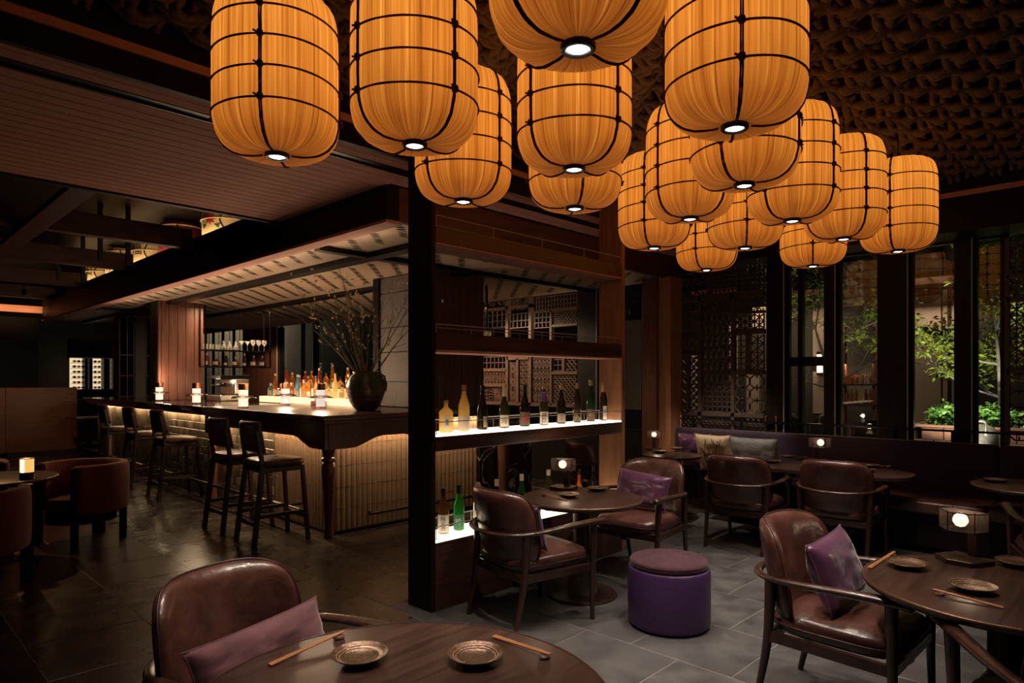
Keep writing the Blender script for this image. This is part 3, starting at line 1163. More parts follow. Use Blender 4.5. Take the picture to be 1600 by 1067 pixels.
sp(MB().b2((SU0, SV0, 0), (SU0 + .035, SV1, 3.24)), 'side_panel', 'near_black_wood', bevel=.003, seg=1)
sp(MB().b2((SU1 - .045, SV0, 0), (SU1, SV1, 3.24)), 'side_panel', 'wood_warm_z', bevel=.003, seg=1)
for z0, z1 in ((2.385, 2.485), (1.685, 1.80)):
    sp(MB().b2((SU0 + .036, SV0, z0), (SU1 - .046, SV1, z1)), 'shelf_board', 'wood_x', bevel=.003, seg=1)
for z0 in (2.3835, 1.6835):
    sp(MB().b2((SU0 + .04, SV0 + .003, z0 - .010), (SU1 - .05, SV1 - .003, z0)), 'under_panel', 'wood_pink_x')  # pale wood panel added; its colour carries the glow from the lit shelf below
bs = sp(MB().b2((SU0 + .036, SV0, 1.03), (SU1 - .046, SV1, 1.125)), 'shelf_board', 'wood_x', bevel=.002, seg=1)
sp(MB().b2((SU0 + .040, SV0 + .004, 1.1255), (SU1 - .050, SV1 - .004, 1.137)), 'light_panel', 'paper', bs)
base = sp(MB().b2((SU0 + .036, SV0, 0), (SU1 - .046, SV1, .440)), 'base_cabinet', 'wood_x', bevel=.002, seg=1)
sp(MB().b2((SU0 + .040, SV0 + .004, .4405), (SU1 - .050, SV1 - .004, .457)), 'light_panel', 'paper', base)
emit('glow_panel', (1.0, 0.83, 0.60), 2.6)
for o in shelf.children_recursive:
    if o.name.startswith('light_panel'):
        o.data.materials.clear()
        o.data.materials.append(MATS['glow_panel'])
for z, hs in ((2.485, .075), (1.80, .055), (1.137, .082), (.457, .085)):
    for yv in (SV0 + .008, SV1 - .008):
        m = MB()
        m.rod((SU0 + .04, yv, z + hs), (SU1 - .05, yv, z + hs), .0035, n=6)
        for k in range(5):
            xx = SU0 + .045 + (SU1 - SU0 - .10) * k / 4
            m.rod((xx, yv, z), (xx, yv, z + hs), .003, n=6)
        sp(m, 'guard_rail', 'edge_grey')
# ================================================================== BOTTLES
PROF = {
    'sake': [(.0, 0), (.030, 0), (.036, .006), (.0365, .02), (.0365, .165), (.035, .185), (.027, .215), (.018, .245), (.0138, .27), (.0132, .30), (.0132, .312)],
    'burgundy': [(.0, 0), (.034, 0), (.040, .006), (.040, .13), (.038, .155), (.028, .195), (.018, .23), (.0142, .26), (.0138, .30), (.0138, .312)],
    'flute': [(.0, 0), (.030, 0), (.034, .006), (.034, .14), (.031, .18), (.022, .235), (.016, .275), (.0138, .30), (.0138, .32)],
    'square': [(.0, 0), (.046, 0), (.050, .006), (.050, .125), (.047, .140), (.020, .165), (.0155, .175), (.0155, .20)],
    'whisky': [(.0, 0), (.036, 0), (.040, .005), (.040, .145), (.036, .165), (.016, .19), (.0135, .20), (.0135, .235)],
    'gin': [(.0, 0), (.038, 0), (.042, .005), (.042, .10), (.038, .12), (.016, .14), (.014, .15), (.014, .185)],
    'flask': [(.0, 0), (.048, 0), (.058, .02), (.060, .05), (.045, .09), (.018, .12), (.013, .13), (.013, .17)],
    'decanter': [(.0, 0), (.055, 0), (.062, .015), (.050, .06), (.024, .115), (.014, .14), (.014, .20)],
}
GLASS = {
    'straw': ((.85, .62, .20), .0, .10), 'clear': ((.90, .86, .72), .92, .05), 'black': ((.012, .010, .008), 0, .12), 'olive': ((.030, .032, .010), 0, .10),
    'brown': ((.16, .055, .012), .35, .08), 'green': ((.04, .42, .05), .55, .08), 'dkgreen': ((.012, .040, .012), 0, .10), 'amber': ((.72, .26, .035), .75, .06),
    'rose': ((.42, .08, .05), .55, .08), 'blue': ((.10, .34, .50), .6, .08), 'red': ((.48, .05, .04), .3, .15), 'orange': ((.75, .20, .03), .5, .1), 'dark': ((.030, .018, .014), 0, .12),
}
mixmat('glass_pale', (.92, .74, .36), .30, (.60, .44, .18), .06, 'translucent')
for k, (c, t, r) in GLASS.items():
    mat('glass_' + k, c, None, r, trans=t)
mat('cap_gold', (.55, .40, .20), None, .35, metal=.7)
mat('cap_white', (.55, .47, .36), None, .5)
mat('cap_black', (.015, .014, .013), None, .35)
mat('cork', (.30, .17, .09), None, .8)
mat('label_tan', (.40, .30, .20), None, .7)
mat('label_pink', (.36, .27, .23), None, .7)
mat('label_green', (.05, .22, .10), None, .7)
mat('label_brown', (.14, .075, .05), None, .6)
mat('purple_ribbon', (.10, .035, .13), (.15, .06, .19), .5, scale=30)
_bc = {}


def bottle(prof, glass, loc, label, s=1.0, sz=1.0, cap='cap_gold', capl=.03, paper=None, word=None, wsize=.02, ink='ink', group=None, rz=None, extra=None, square=False, name='bottle'):
    """a bottle standing on loc; its label faces the room"""
    P = [(r * s, z * sz) for r, z in PROF[prof]]
    root = thing(name, label, 'bottle', loc, (rz if rz is not None else R(-46)), group)
    key = (prof, glass, s, sz, square)
    if key not in _bc:
        mb = MB()
        if square:
            vs, fs = [], []
            k = 24
            for r, z in P:
                n = 6.0 if r > .03 * s else 2.0
                for x, y in superell(r, r * .72 if r > .03 * s else r, n, k):
                    vs.append((x, y, z))
            for i in range(len(P) - 1):
                for j in range(k):
                    fs.append((i * k + j, i * k + (j + 1) % k, (i + 1) * k + (j + 1) % k, (i + 1) * k + j))
            mb.add(vs, fs)
        else:
            mb.lathe(P, 20)
        _bc[key] = mb.mesh('glass', 'glass_' + glass, True)
    inst('glass', _bc[key], root)
    rt_, zt = P[-1]
    MB().lathe([(rt_ + .0015, zt - capl), (rt_ + .002, zt - .004), (rt_ + .002, zt + .012), (rt_, zt + .014)], 14).obj('cap', cap, root, smooth=True)
    if paper:
        pm, z0, z1, wide = paper
        body = max(r for r, z in P)
        if square:
            MB().b2((-body * wide, -body * .72 - .0016, z0 * sz), (body * wide, -body * .72 - .0006, z1 * sz)).obj('label', pm, root)
        else:
            a0, a1 = -PI / 2 - wide, -PI / 2 + wide
            MB().lathe([(body + .0012, z0 * sz), (body + .0012, z1 * sz)], 14, caps=False, arc=(a0, a1)).obj('label', pm, root, smooth='all')
        if word:
            me = text_mesh(word, wsize, ink, bend=None if square else body + .0018, line=.92)
            inst('print', me, root, (0, -body * .72 - .0022 if square else 0, (z0 + z1) / 2 * sz))
    if extra:
        extra(root, P)
    return root


def on_shelf(px, z, v=3.41):
    p = onV(px, 592, v)
    return (p.x, v, z)


Z1, Z2 = 1.1375, .4575


def ribbon(root, P):
    MB().lathe([(.030, .185), (.022, .215), (.018, .245), (.024, .262), (.017, .268)], 12).obj('ribbon', 'purple_ribbon', root, smooth=True)


def heart(root, P):
    pts = []
    for k in range(24):
        t = 2 * PI * k / 24
        pts.append((.0013 * 16 * math.sin(t) ** 3, .0013 * (13 * math.cos(t) - 5 * math.cos(2 * t) - 2 * math.cos(3 * t) - math.cos(4 * t))))
    m = MB()
    vs = []
    for x, z in pts:
        a = (x + .012) / .0425
        vs.append((.0425 * math.sin(a), -.0425 * math.cos(a), z + .06))
    m.add(vs, [tuple(range(24))])
    m.obj('heart_print', 'red_print', root)


def netting(root, P):
    m = MB()
    for k in range(8):
        for s in (-1, 1):
            path = []
            for i in range(9):
                a = 2 * PI * k / 8 + s * i * .20
                path.append((.0352 * math.cos(a), .0352 * math.sin(a), .012 + i * .012))
            m.tube(path, .0009, 4)
    o = m.obj('net_pattern', 'cap_gold', root)
    o['kind'] = 'stuff'


def foil(root, P):
    MB().lathe([(.024, .205), (.0195, .235), (.0165, .27), (.0158, .30)], 12).obj('neck_foil', 'gold_foil', root, smooth=True)


BG = 'bottles on the upper lit shelf'
bottle('square', 'pale', on_shelf(697, Z1), 'square-shouldered pale yellow bottle with a cork stopper', .9, 1.02, 'cork', .006, ('paper', .02, .115, .48), '梅\n酒', .024, group=BG, square=True, rz=R(-30))
bottle('sake', 'pale', on_shelf(725, Z1), 'slender clear bottle of pale liquid with frosted lower label', 1.06, .98, 'cork', .03, ('cap_white', .012, .11, 1.5), group=BG)
bottle('burgundy', 'black', on_shelf(754, Z1), 'black bottle with a gold brushstroke beside the clear bottle', .94, .97, 'cap_black', .03, ('gold_foil', .02, .10, .34), group=BG, rz=R(-15))
bottle('burgundy', 'olive', on_shelf(788, Z1), 'olive bottle with cream neck wrap and square white label', .96, .93, 'cap_white', .07, ('paper', .012, .105, .9), '秀', .05, group=BG)
bottle('burgundy', 'black', on_shelf(820, Z1), 'dark bottle with a red heart on a brown label', .98, .97, 'cap_black', .05, ('label_brown', .012, .115, 1.0), group=BG, extra=heart)
bottle('burgundy', 'olive', on_shelf(850, Z1), 'bottle with purple ribbon round its neck and white calligraphy label', .94, .96, 'cap_gold', .02, ('paper', .008, .11, .95), '獺\n祭', .042, group=BG, extra=ribbon)
bottle('burgundy', 'black', on_shelf(877, Z1), 'black bottle with a pinkish grey label and gold cap', .94, .98, 'cap_gold', .03, ('label_pink', .012, .085, 1.0), '大\n吟', .026, 'label_brown', group=BG)
bottle('flute', 'dark', on_shelf(902, Z1), 'slim dark brown bottle wrapped in gold net pattern', .98, .99, 'cap_gold', .035, group=BG, extra=netting)
bottle('flute', 'dkgreen', on_shelf(923, Z1), 'dark green bottle with a gold crest label', 1.12, 1.06, 'cap_gold', .035, ('label_brown', .012, .10, 1.0), '鳳', .036, 'cap_gold', group=BG)
bottle('sake', 'dark', on_shelf(943, Z1), 'dark bottle with gold foil neck and tall white label', .98, 1.02, 'cap_gold', .03, ('paper', .01, .125, .5), '越\n乃', .036, group=BG, extra=foil, rz=R(-30))
BL = 'bottles on the low lit shelf'
bottle('sake', 'brown', on_shelf(693, Z2), 'amber brown bottle with a tall white calligraphy label', 1.05, .93, 'cap_black', .035, ('paper', .012, .14, 1.2), '純\n米\n酒', .036, group=BL)
bottle('sake', 'green', on_shelf(717, Z2), 'bright green bottle with a slanted white neck label', 1.05, .95, 'cap_black', .045, ('label_green', .012, .12, 1.1), '吟', .045, 'paper', group=BL)
bottle('sake', 'clear', on_shelf(747, Z2), 'clear bottle with white cap half hidden by the armchair back', 1.0, .95, 'cap_white', .04, ('paper', .012, .12, 1.1), group=BL)
bottle('sake', 'black', on_shelf(776, Z2), 'black bottle behind the armchair back with a pale cap', 1.0, .95, 'cap_white', .035, ('paper', .012, .12, 1.1), group=BL)
bottle('burgundy', 'dkgreen', on_shelf(815, Z2), 'dark green bottle with broad shoulders and pale cap on the low shelf', 1.0, .98, 'cap_white', .035, ('label_tan', .012, .12, 1.1), group=BL)
bottle('flute', 'olive', on_shelf(857, Z2), 'olive bottle with an orange label under the table edge', 1.05, .96, 'cap_white', .03, ('gold_foil', .02, .09, 1.0), group=BL)
bottle('decanter', 'orange', on_shelf(905, Z2), 'conical orange flask behind the round table', .9, 1.35, 'cap_black', .03, group=BL)
bottle('decanter', 'black', on_shelf(927, Z2), 'conical black flask behind the round table', .95, 1.4, 'cap_black', .03, group=BL)

# ================================================================== BAR
BU, BV = 3.085, 5.41       # near corner of the counter
CT = 1.16                  # counter height
TB = 8.35                  # where the timber table part ends
# ---- timber table at the near end of the bar
tbl = thing('bar_table', 'long dark red wooden bar table with scalloped apron and turned legs', 'bar', (BU, BV, 0))


def tp(mb, name, m, parent=tbl, **k):
    return mb.obj(name, m, parent, loc=(-BU, -BV, 0) if parent is tbl else (0, 0, 0), **k)


tp(MB().b2((BU, BV, CT - .045), (4.60, TB, CT)), 'counter_top', 'bar_wood', bevel=.012, seg=3)
tp(MB().b2((BU + .02, BV + .02, CT - .085), (4.55, TB - .01, CT - .046)), 'moulding', 'bar_wood', bevel=.01, seg=2)


def scallop(L, n_seg=48, depth=.10, lo=.235):
    """apron outline: flat low ends, a wave that rises in the middle"""
    pts = [(0, 0), (L, 0)]
    for i in range(n_seg + 1):
        x = L * (1 - i / n_seg)
        q = min(x, L - x)
        if q < .22:
            z = -lo
        elif q < .62:
            t = (q - .22) / .40
            z = -lo + depth * (0.5 - 0.5 * math.cos(PI * t))
        else:
            z = -lo + depth
        pts.append((x, z))
    return pts


za = CT - .086
tp(MB().prism([(BV + .06 + a, za + b) for a, b in scallop(TB - BV - .08)], BU + .05, BU + .085, 'x'), 'apron', 'bar_wood')
tp(MB().prism([(BU + .086 + a, za + b) for a, b in scallop(1.45)], BV + .05, BV + .085, 'y'), 'apron', 'bar_wood')
legp = [(.040, 0), (.046, .02), (.046, .06), (.038, .09), (.040, .14), (.048, .34), (.062, .58), (.068, .66), (.060, .705), (.050, .715), (.066, .728), (.066, .752), (.050, .765), (.058, .80), (.066, .86), (.064, .90), (.055, .93)]
for x, y in ((BU + .125, BV + .125), (BU + .125, TB - .10)):
    lg = tp(MB().lathe(legp, 24, (x, y, 0)), 'leg', 'bar_wood', smooth=True)
    tp(MB().b2((x - .055, y - .055, .93), (x + .055, y + .055, CT - .087)), 'leg_block', 'bar_wood', lg)

# ---- tiled base
bb = thing('tiled_bar_front', 'bar front of glowing reeded and square glazed tiles', 'bar front', (3.31, 5.62, 0))
FU, FV, BE = 3.31, 5.62, 13.9


def bp_(mb, name, m, parent=bb, **k):
    return mb.obj(name, m, parent, loc=(-3.31, -5.62, 0), **k)


bp_(MB().b2((FU + .012, FV + .012, 0), (4.28, 6.72, CT - .12)).b2((FU + .012, 6.721, 0), (4.2, BE, CT - .12)).b2((4.281, FV + .012, 0), (5.2, 5.80, CT - .12)), 'core', 'grout')
bp_(MB().b2((FU - .03, FV - .03, 0), (FU, BE, .03)), 'plinth', 'black_metal')
bp_(MB().b2((FU, FV - .03, 0), (5.2, FV, .03)), 'plinth', 'black_metal')
tw, th = .0605, .208


def reed(depth=.011):
    mb = MB()
    n = 6
    vs = []
    for z in (0, th - .004):
        for i in range(n + 1):
            a = PI * i / n
            vs.append((-math.cos(a) * (tw / 2 - .0015), -depth * math.sin(a), z))
    fs = [(i, i + 1, n + 2 + i, n + 1 + i) for i in range(n)] + [tuple(range(n, -1, -1)), tuple(range(n + 1, 2 * n + 2))]
    return mb.add(vs, fs)


reeds = [reed().mesh('reeded_tile', m, True) for m in ('reed_tile', 'reed_tile_b', 'reed_tile')]
rb = random.Random(11)
rz_off = [.04, .125, .0, .08, .16]
for i in range(int((5.2 - FU) / tw)):
    x = FU + .018 + tw * (i + .5)
    off = .02 if (i // 9) % 2 else .065
    for j in range(5):
        inst('reeded_tile', rb.choice(reeds), bb, (x - 3.31, FV - .0 - 5.62 + .011, .032 + off * 0 + j * th), (rb.uniform(-.01, .01), 0, 0))
for i in range(20):
    y = FV + .018 + tw * (i + .5)
    for j in range(5):
        inst('reeded_tile', rb.choice(reeds), bb, (FU - 3.31 + .011, y - 5.62, .032 + j * th), (0, 0, -PI / 2))
# a rounded corner reed
bp_(MB().lathe([(.02, .032), (.02, CT - .1)], 10, (FU + .02, FV + .02, 0), arc=(PI, 1.5 * PI), caps=False), 'corner_tile', 'reed_tile', smooth=True)
sq = {}
for m in ('square_tile', 'square_tile_b', 'square_tile_c'):
    for wd in (.10, .135):
        sq[m, wd] = MB().b2((-.012, 0, 0), (.012, wd - .003, .097)).mesh('tile', m, bevel=.004, seg=1)
y0 = FV + .018 + tw * 20 + .01
cnt = 0
far = {m: MB() for m in ('square_tile', 'square_tile_b')}
for j in range(10):
    y = y0
    k = 0
    while y < BE - .16:
        wd = rb.choice((.10, .10, .135))
        m = rb.choice(('square_tile', 'square_tile', 'square_tile_b', 'square_tile_c'))
        z = .032 + j * .1
        if y < 10.0:
            inst('square_tile', sq[m, wd], bb, (FU + .002 - 3.31, y - 5.62, z))
            cnt += 1
        else:
            far['square_tile' if m != 'square_tile_b' else m].b2((FU - .01, y, z), (FU + .012, y + wd - .003, z + .097))
        y += wd
for m, mb in far.items():
    o = bp_(mb, 'far_tiles', m)
    o['kind'] = 'stuff'
bp_(MB().b2((FU - .05, 12.95, 0), (FU + .02, 13.25, CT - .15)), 'pilaster', 'square_tile_c')
# foot rail
fr = MB().tube([(FU - .20, 5.9, .23), (FU - .20, BE, .23)], .018, 8)
for y in (6.2, 8.0, 9.8, 11.6, 13.4):
    fr.rod((FU - .20, y, .23), (FU - .005, y, .23), .012)
bp_(fr, 'foot_rail', 'black_metal', smooth=True)
fr = MB().tube([(FU + .35, FV - .09, .16), (5.1, FV - .09, .16)], .014, 8).rod((FU + .4, FV - .09, .16), (FU + .4, FV + .01, .16), .01).rod((4.6, FV - .09, .16), (4.6, FV + .01, .16), .01)
bp_(fr, 'foot_rail', 'black_metal', smooth=True)
# LED strips under the counter edge
LEDC = (1.0, .66, .34)
light('AREA', (FU - .075 - 3.31, (FV + TB) / 2 - 5.62, CT - .10), 26, LEDC, bb, .03, TB - FV, (0, R(-22), 0), name='led_strip')
light('AREA', (FU - .05 - 3.31, (TB + BE) / 2 - 5.62, CT - .135), 15, LEDC, bb, .03, BE - TB - .1, (0, R(-22), 0), name='led_strip')
light('AREA', ((FU + 5.2) / 2 - 3.31, FV - .075 - 5.62, CT - .10), 17, LEDC, bb, 5.2 - FU, .03, (R(22), 0, 0), name='led_strip')

# ---- dark stone counter beyond the table
dc = thing('bar_counter', 'long polished dark bar counter with stepped edge beyond the timber table', 'counter', (BU, TB, 0))


def dp(mb, name, m, parent=dc, **k):
    return mb.obj(name, m, parent, loc=(-BU, -TB, 0) if parent is dc else (0, 0, 0), **k)


mat('dark_stone_top', (.020, .013, .010), (.045, .030, .024), .12, scale=4)
dp(MB().b2((BU + .02, TB + .003, CT - .03), (4.20, BE + .1, CT - .002)), 'counter_top', 'dark_stone_top', bevel=.006, seg=2)
dp(MB().b2((BU + .06, TB + .003, CT - .075), (4.1, BE + .05, CT - .031)), 'edge_moulding', 'dark_stone_top', bevel=.008, seg=2)
dp(MB().b2((BU + .11, TB + .003, CT - .119), (4.1, BE + .03, CT - .076)), 'edge_moulding', 'dark_stone_top', bevel=.008, seg=2)

# ---- stools
mat('stool_wood', (.014, .007, .0045), (.032, .016, .010), .36, scale=3, stretch=(12, 12, 1))


def make_stool():
    root = thing('bar_stool', 'x', 'stool', (0, 0, 0))
    for sx in (-1, 1):
        MB().bar((sx * .205, -.27, 0), (sx * .185, -.185, .72), .036, .042, (0, 1, 0)).bar((sx * .185, -.185, .72), (sx * .178, -.235, 1.04), .034, .036, (0, 1, 0)).obj('leg', 'stool_wood', root, bevel=.006, seg=2)
        MB().bar((sx * .215, .235, 0), (sx * .195, .185, .70), .036, .036, (0, 1, 0)).obj('leg', 'stool_wood', root, bevel=.006, seg=2)
        MB().bar((sx * .203, -.235, .27), (sx * .205, .215, .27), .022, .034).obj('stretcher', 'stool_wood', root)
    MB().bar((-.20, -.25, .20), (.20, -.25, .20), .022, .034).obj('stretcher', 'stool_wood', root)
    MB().bar((-.205, .222, .22), (.205, .222, .22), .026, .036).obj('stretcher', 'stool_wood', root)
    MB().b2((-.205, -.20, .655), (.205, .205, .70)).obj('seat_frame', 'stool_wood', root, bevel=.01)
    st = pad(.23, .23, .701, .765, 4.5, 44, .012, .028).obj('seat', 'stool_leather', root, smooth='all')
    MB().lathe([(.001, .0), (.022, 0), (.026, .004), (.022, .008), (.001, .008)], 16, (0, .02, .772)).obj('seat_button', 'leather_seam', st, smooth=True)

    def back(side):
        def fn(a, b):
            x = -.215 + .43 * a
            z = .83 + .29 * b
            e = min(a, 1 - a, b, 1 - b)
            th_ = .030 * min(1, e / .09) ** .5
            y = -.215 - .055 * b + .05 * (x / .215) ** 2
            return (x * (1 - .03 * b), y + side * th_, z)
        return fn
    mb = MB().grid(back(1), 17, 13)
    mb.grid(back(-1), 17, 13)
    me = mb.mesh('backrest', 'stool_leather', False)
    bm = bmesh.new()
    bm.from_mesh(me)
    bmesh.ops.remove_doubles(bm, verts=bm.verts, dist=.0005)
    bmesh.ops.recalc_face_normals(bm, faces=bm.faces)
    bm.to_mesh(me)
    bm.free()
    me.polygons.foreach_set('use_smooth', [True] * len(me.polygons))
    inst('backrest', me, root)
    return root


stool = make_stool()
SG = 'bar stools along the bar'
for i, (x, y, a, lab) in enumerate((
        (2.83, 5.86, -2, "brown leather bar stool nearest the turned corner leg of the bar"),
        (2.83, 6.60, 2, "second brown leather bar stool from the bar's turned corner leg"),
        (2.98, 8.86, 0, "third brown leather bar stool from the bar's turned corner leg"),
        (2.99, 10.05, 2, "fourth brown leather bar stool from the bar's turned corner leg"),
        (3.0, 11.35, -1, "fifth and last brown leather bar stool, at the far end of the bar"))):
    place(stool, i == 0, (x, y, 0), -PI / 2 + R(a), lab, SG)

# ---- lamps on the bar
emit('lamp_glow', (1.0, .80, .58), 1.3)
emit('lamp_glow_cool', (1.0, .88, .76), .85)


def make_barlamp(glow):
    root = thing('bar_lamp', 'x', 'lamp')
    MB().lathe([(.0, 0), (.058, 0), (.058, .022), (.0, .022)], 28).obj('base', 'smoke_glass', root, smooth=True)
    gl = MB().lathe([(.05, .023), (.052, .03), (.052, .205), (.05, .21)], 28).obj('glowing_column', glow, root, smooth=True)
    m = MB()
    for j in range(9):
        for k in range(22):
            a = 2 * PI * (k + .5 * (j % 2)) / 22
            m.box((.0535 * math.cos(a), .0535 * math.sin(a), .04 + j * .019), (.003, .006, .009), a)
    o = m.obj('perforated_sleeve', 'copper', gl)
    o['kind'] = 'stuff'
    MB().lathe([(.058, .15), (.10, .142), (.138, .125), (.142, .118), (.136, .119), (.099, .136), (.058, .143)], 36).obj('glass_brim', 'smoke_glass', root, smooth=True)
    MB().lathe([(.0, .211), (.054, .211), (.055, .225), (.055, .285), (.0, .285)], 28).obj('cap', 'copper', root, smooth=True)
    light('POINT', (0, 0, .34), 13.0, (1, .70, .44), root, .05, name='lamp_light')
    return root


bl1, bl2 = make_barlamp('lamp_glow'), make_barlamp('lamp_glow_cool')
ORD = ('first', 'second', 'third', 'fourth', 'fifth')
f1 = f2 = True
for k, (px, py, pr) in enumerate(((501, 638, bl2), (446, 633, bl2), (380, 638, bl1), (307, 631, bl1), (249, 625, bl1))):
    p = G(px, py, CT)
    if k == 4:
        p = onU(249, 592, 3.45)
    p.z = CT + .001 if p.y < TB else CT - .001
    place(pr, f2 if pr is bl2 else f1, p, 0, 'glowing column lamp with glass brim, %s from the vase of branches along the bar' % ORD[k], 'lamps along the bar top')
    if pr is bl2:
        f2 = False
    else:
        f1 = False

# ---- vase with budding branches
vp = G(572, 641, CT)
vase = thing('vase', 'large dark ridged clay vase with hanging moss on the bar table', 'vase', (vp.x, vp.y, CT + .001))
prof = [(.0, 0), (.10, 0), (.125, .02), (.175, .10), (.205, .19), (.210, .25), (.195, .32), (.165, .375), (.140, .40), (.150, .415), (.140, .41), (.128, .39), (.12, .33), (.0, .30)]
vm = MB()


def vfn(a, t):
    s = t * (len(prof) - 1)
    i = min(int(s), len(prof) - 2)
    f = s - i
    r = prof[i][0] * (1 - f) + prof[i + 1][0] * f
    z = prof[i][1] * (1 - f) + prof[i + 1][1] * f
    th_ = 2 * PI * a
    r += (.006 * noise.noise(Vector((math.cos(th_) * 2, math.sin(th_) * 2, z * 26))) + .008 * noise.noise(Vector((math.cos(th_) * 1.2, math.sin(th_) * 1.2, z * 4)))) * min(1, r / .1)
    return (r * math.cos(th_), r * math.sin(th_), z)


vm.grid(vfn, 56, 80, wrap=True)
inst('body', vm.mesh('body', 'vase_glaze', 'all'), vase)
ms = MB()
rm = random.Random(4)
for (cx, n) in ((-2.55, 60), (-1.75, 46), (-.9, 30)):
    for k in range(n):
        a = cx + R(-46) + .8 + rm.gauss(0, .13)
        r = .155
        L = rm.uniform(.06, .25)
        path = []
        for i in range(6):
            q = i / 5
            z = .405 - L * q
            rr_ = next((p[0] for p in reversed(prof[1:10]) if p[1] <= z), .15)
            rr_ = max(rr_, .14) + .012
            path.append((math.cos(a + rm.gauss(0, .02)) * rr_, math.sin(a + rm.gauss(0, .02)) * rr_, z))
        ms.tube(path, .0022, 4)
o = ms.obj('moss', 'moss', vase)
o['kind'] = 'stuff'
br = thing('branch_arrangement', 'spray of bare budding willow branches in the clay vase', 'branches', (vp.x, vp.y, CT + .32))
rr = random.Random(21)
rightv = Vector((CC, -SS, 0))
tm, bm_ = MB(), MB()
bud_pts = []


def grow(p, d, L, r, depth, mb):
    n = 7
    path = [p.copy()]
    q = p.copy()
    dd = d.normalized()
    for i in range(n):
        dd = (dd + Vector((rr.gauss(0, .09), rr.gauss(0, .09), rr.gauss(0, .05)))).normalized()
        if q.z > 1.08:
            dd.z = -abs(dd.z) * .1
            dd.normalize()
        q = q + dd * (L / n)
        q.z = min(q.z, 1.2)
        path.append(q.copy())
    rad = [r * (1 - .75 * i / n) for i in range(n + 1)]
    mb.tube(path, rad, 5)
    if depth < 2:
        for i in range(2, n + 1):
            for _ in range(1 if depth == 0 else (1 if rr.random() < .5 else 0)):
                s = (dd + Vector((rr.gauss(0, .5), rr.gauss(0, .5), rr.gauss(.15, .35)))).normalized()
                grow(path[i], s, L * rr.uniform(.22, .42), rad[i] * .6, depth + 1, mb)
    for i in range(2, n + 1):
        if rr.random() < (.30 if depth else .18):
            bud_pts.append((path[i] + Vector((rr.gauss(0, .008), rr.gauss(0, .008), .006)), dd.copy()))


stems = []
for k in range(15):
    lean = -0.75 + 1.22 * k / 14 + rr.gauss(0, .05)
    depth_l = rr.gauss(0, .22)
    fwd = Vector((SS, CC, 0))
    d = Vector((0, 0, 1)) + rightv * lean * .95 + fwd * depth_l
    mb = MB()
    grow(Vector((rightv.x * lean * .05, rightv.y * lean * .05, -.012)), d, rr.uniform(.95, 1.36) * (1 - .22 * abs(lean)), rr.uniform(.006, .010), 0, mb)
    mb.obj('branch', 'twig', br, smooth=True)
bud_me = MB().lathe([(.0, -.010), (.005, -.006), (.0068, .001), (.004, .009), (.0, .014)], 6).mesh('bud', 'bud', 'all')
rr.shuffle(bud_pts)
for p, d in bud_pts[:170]:
    q = Vector((0, 0, 1)).rotation_difference(d).to_euler()
    inst('bud', bud_me, br, p, q, (1.6,) * 3)

# ---- granite and wood column behind the counter
gc = thing('column', None, None)
gc['kind'] = 'structure'
GU, GV0, GV1, GU1 = 4.66, 5.86, 6.92, 5.50
MB().b2((GU + .04, GV0 + .04, 0), (GU1, GV1, 2.744)).obj('core', 'near_black_wood', gc)
z = 1.165
for hh in (.30, .36, .30, .42, .2):
    z1 = min(z + hh, 2.74)
    MB().b2((GU, GV0 + .02, z + .004), (GU + .039, GV1 - .12, z1 - .004)).obj('stone_block', 'granite', gc, bevel=.003, seg=1)
    z = z1
MB().b2((GU - .03, GV1 - .115, 1.165), (GU + .038, GV1, 2.74)).obj('cladding', 'near_black_wood', gc)
nb = 7
for k in range(nb):
    x0 = GU - .02 + (GU1 - GU + .02) * k / nb
    x1 = GU - .02 + (GU1 - GU + .02) * (k + 1) / nb
    MB().b2((x0 + .003, GV0 - .03, 1.165), (x1 - .003, GV0 + .015, 2.74)).obj('cladding', 'wood_z', gc, bevel=.003, seg=1)
MB().b2((GU - .02, GV0 - .035, 1.05), (GU1, GV0 + .015, 1.16)).obj('cladding', 'near_black_wood', gc)
# black marble back of the bar, and its timber leg
mp_ = thing('marble_counter', 'black marble counter end with white veins beyond the bottle shelf', 'counter', (5.215, 5.60, 0))
MB().b2((0, 0, 0), (.90, .19, 1.02)).obj('marble_front', 'black_marble', mp_)
MB().b2((0, -.06, 1.021), (.95, .20, 1.04)).obj('counter_top', 'wood_x', mp_, bevel=.005)
MB().lathe([(.045, 0), (.06, .3), (.075, .8), (.07, .95), (.06, 1.019)], 14, (.30, -.09, 0)).obj('leg', 'wood_z', mp_, smooth=True)

# ---- lit step with bottles behind the counter
st_ = thing('light_box', 'glowing cream light box step carrying rows of spirits bottles', 'light box', (4.36, 6.95, CT + .001))
emit('step_glow', (1.0, .72, .40), 1.0)
MB().b2((0, 0, 0), (.22, 2.55, .085)).obj('light_panel', 'step_glow', st_, bevel=.004)
MB().b2((.23, 0, 0), (.50, 2.55, .20)).obj('upper_step', 'step_glow', st_, bevel=.004)
SPG = 'spirits bottles on the light box'
rs = random.Random(9)
kinds = ['whisky', 'sake', 'gin', 'flask', 'whisky', 'square', 'burgundy', 'gin', 'flute']
cols = [('amber', 'amber whisky'), ('amber', 'golden amber'), ('rose', 'dark rose'), ('blue', 'pale blue'), ('clear', 'clear'), ('amber', 'orange amber'), ('straw', 'straw yellow'), ('amber', 'honey amber')]
shape_w = {'whisky': 'straight-sided', 'sake': 'slender', 'gin': 'squat round', 'flask': 'bulbous', 'square': 'square', 'burgundy': 'sloping-shouldered', 'flute': 'tall tapering'}
used = {}
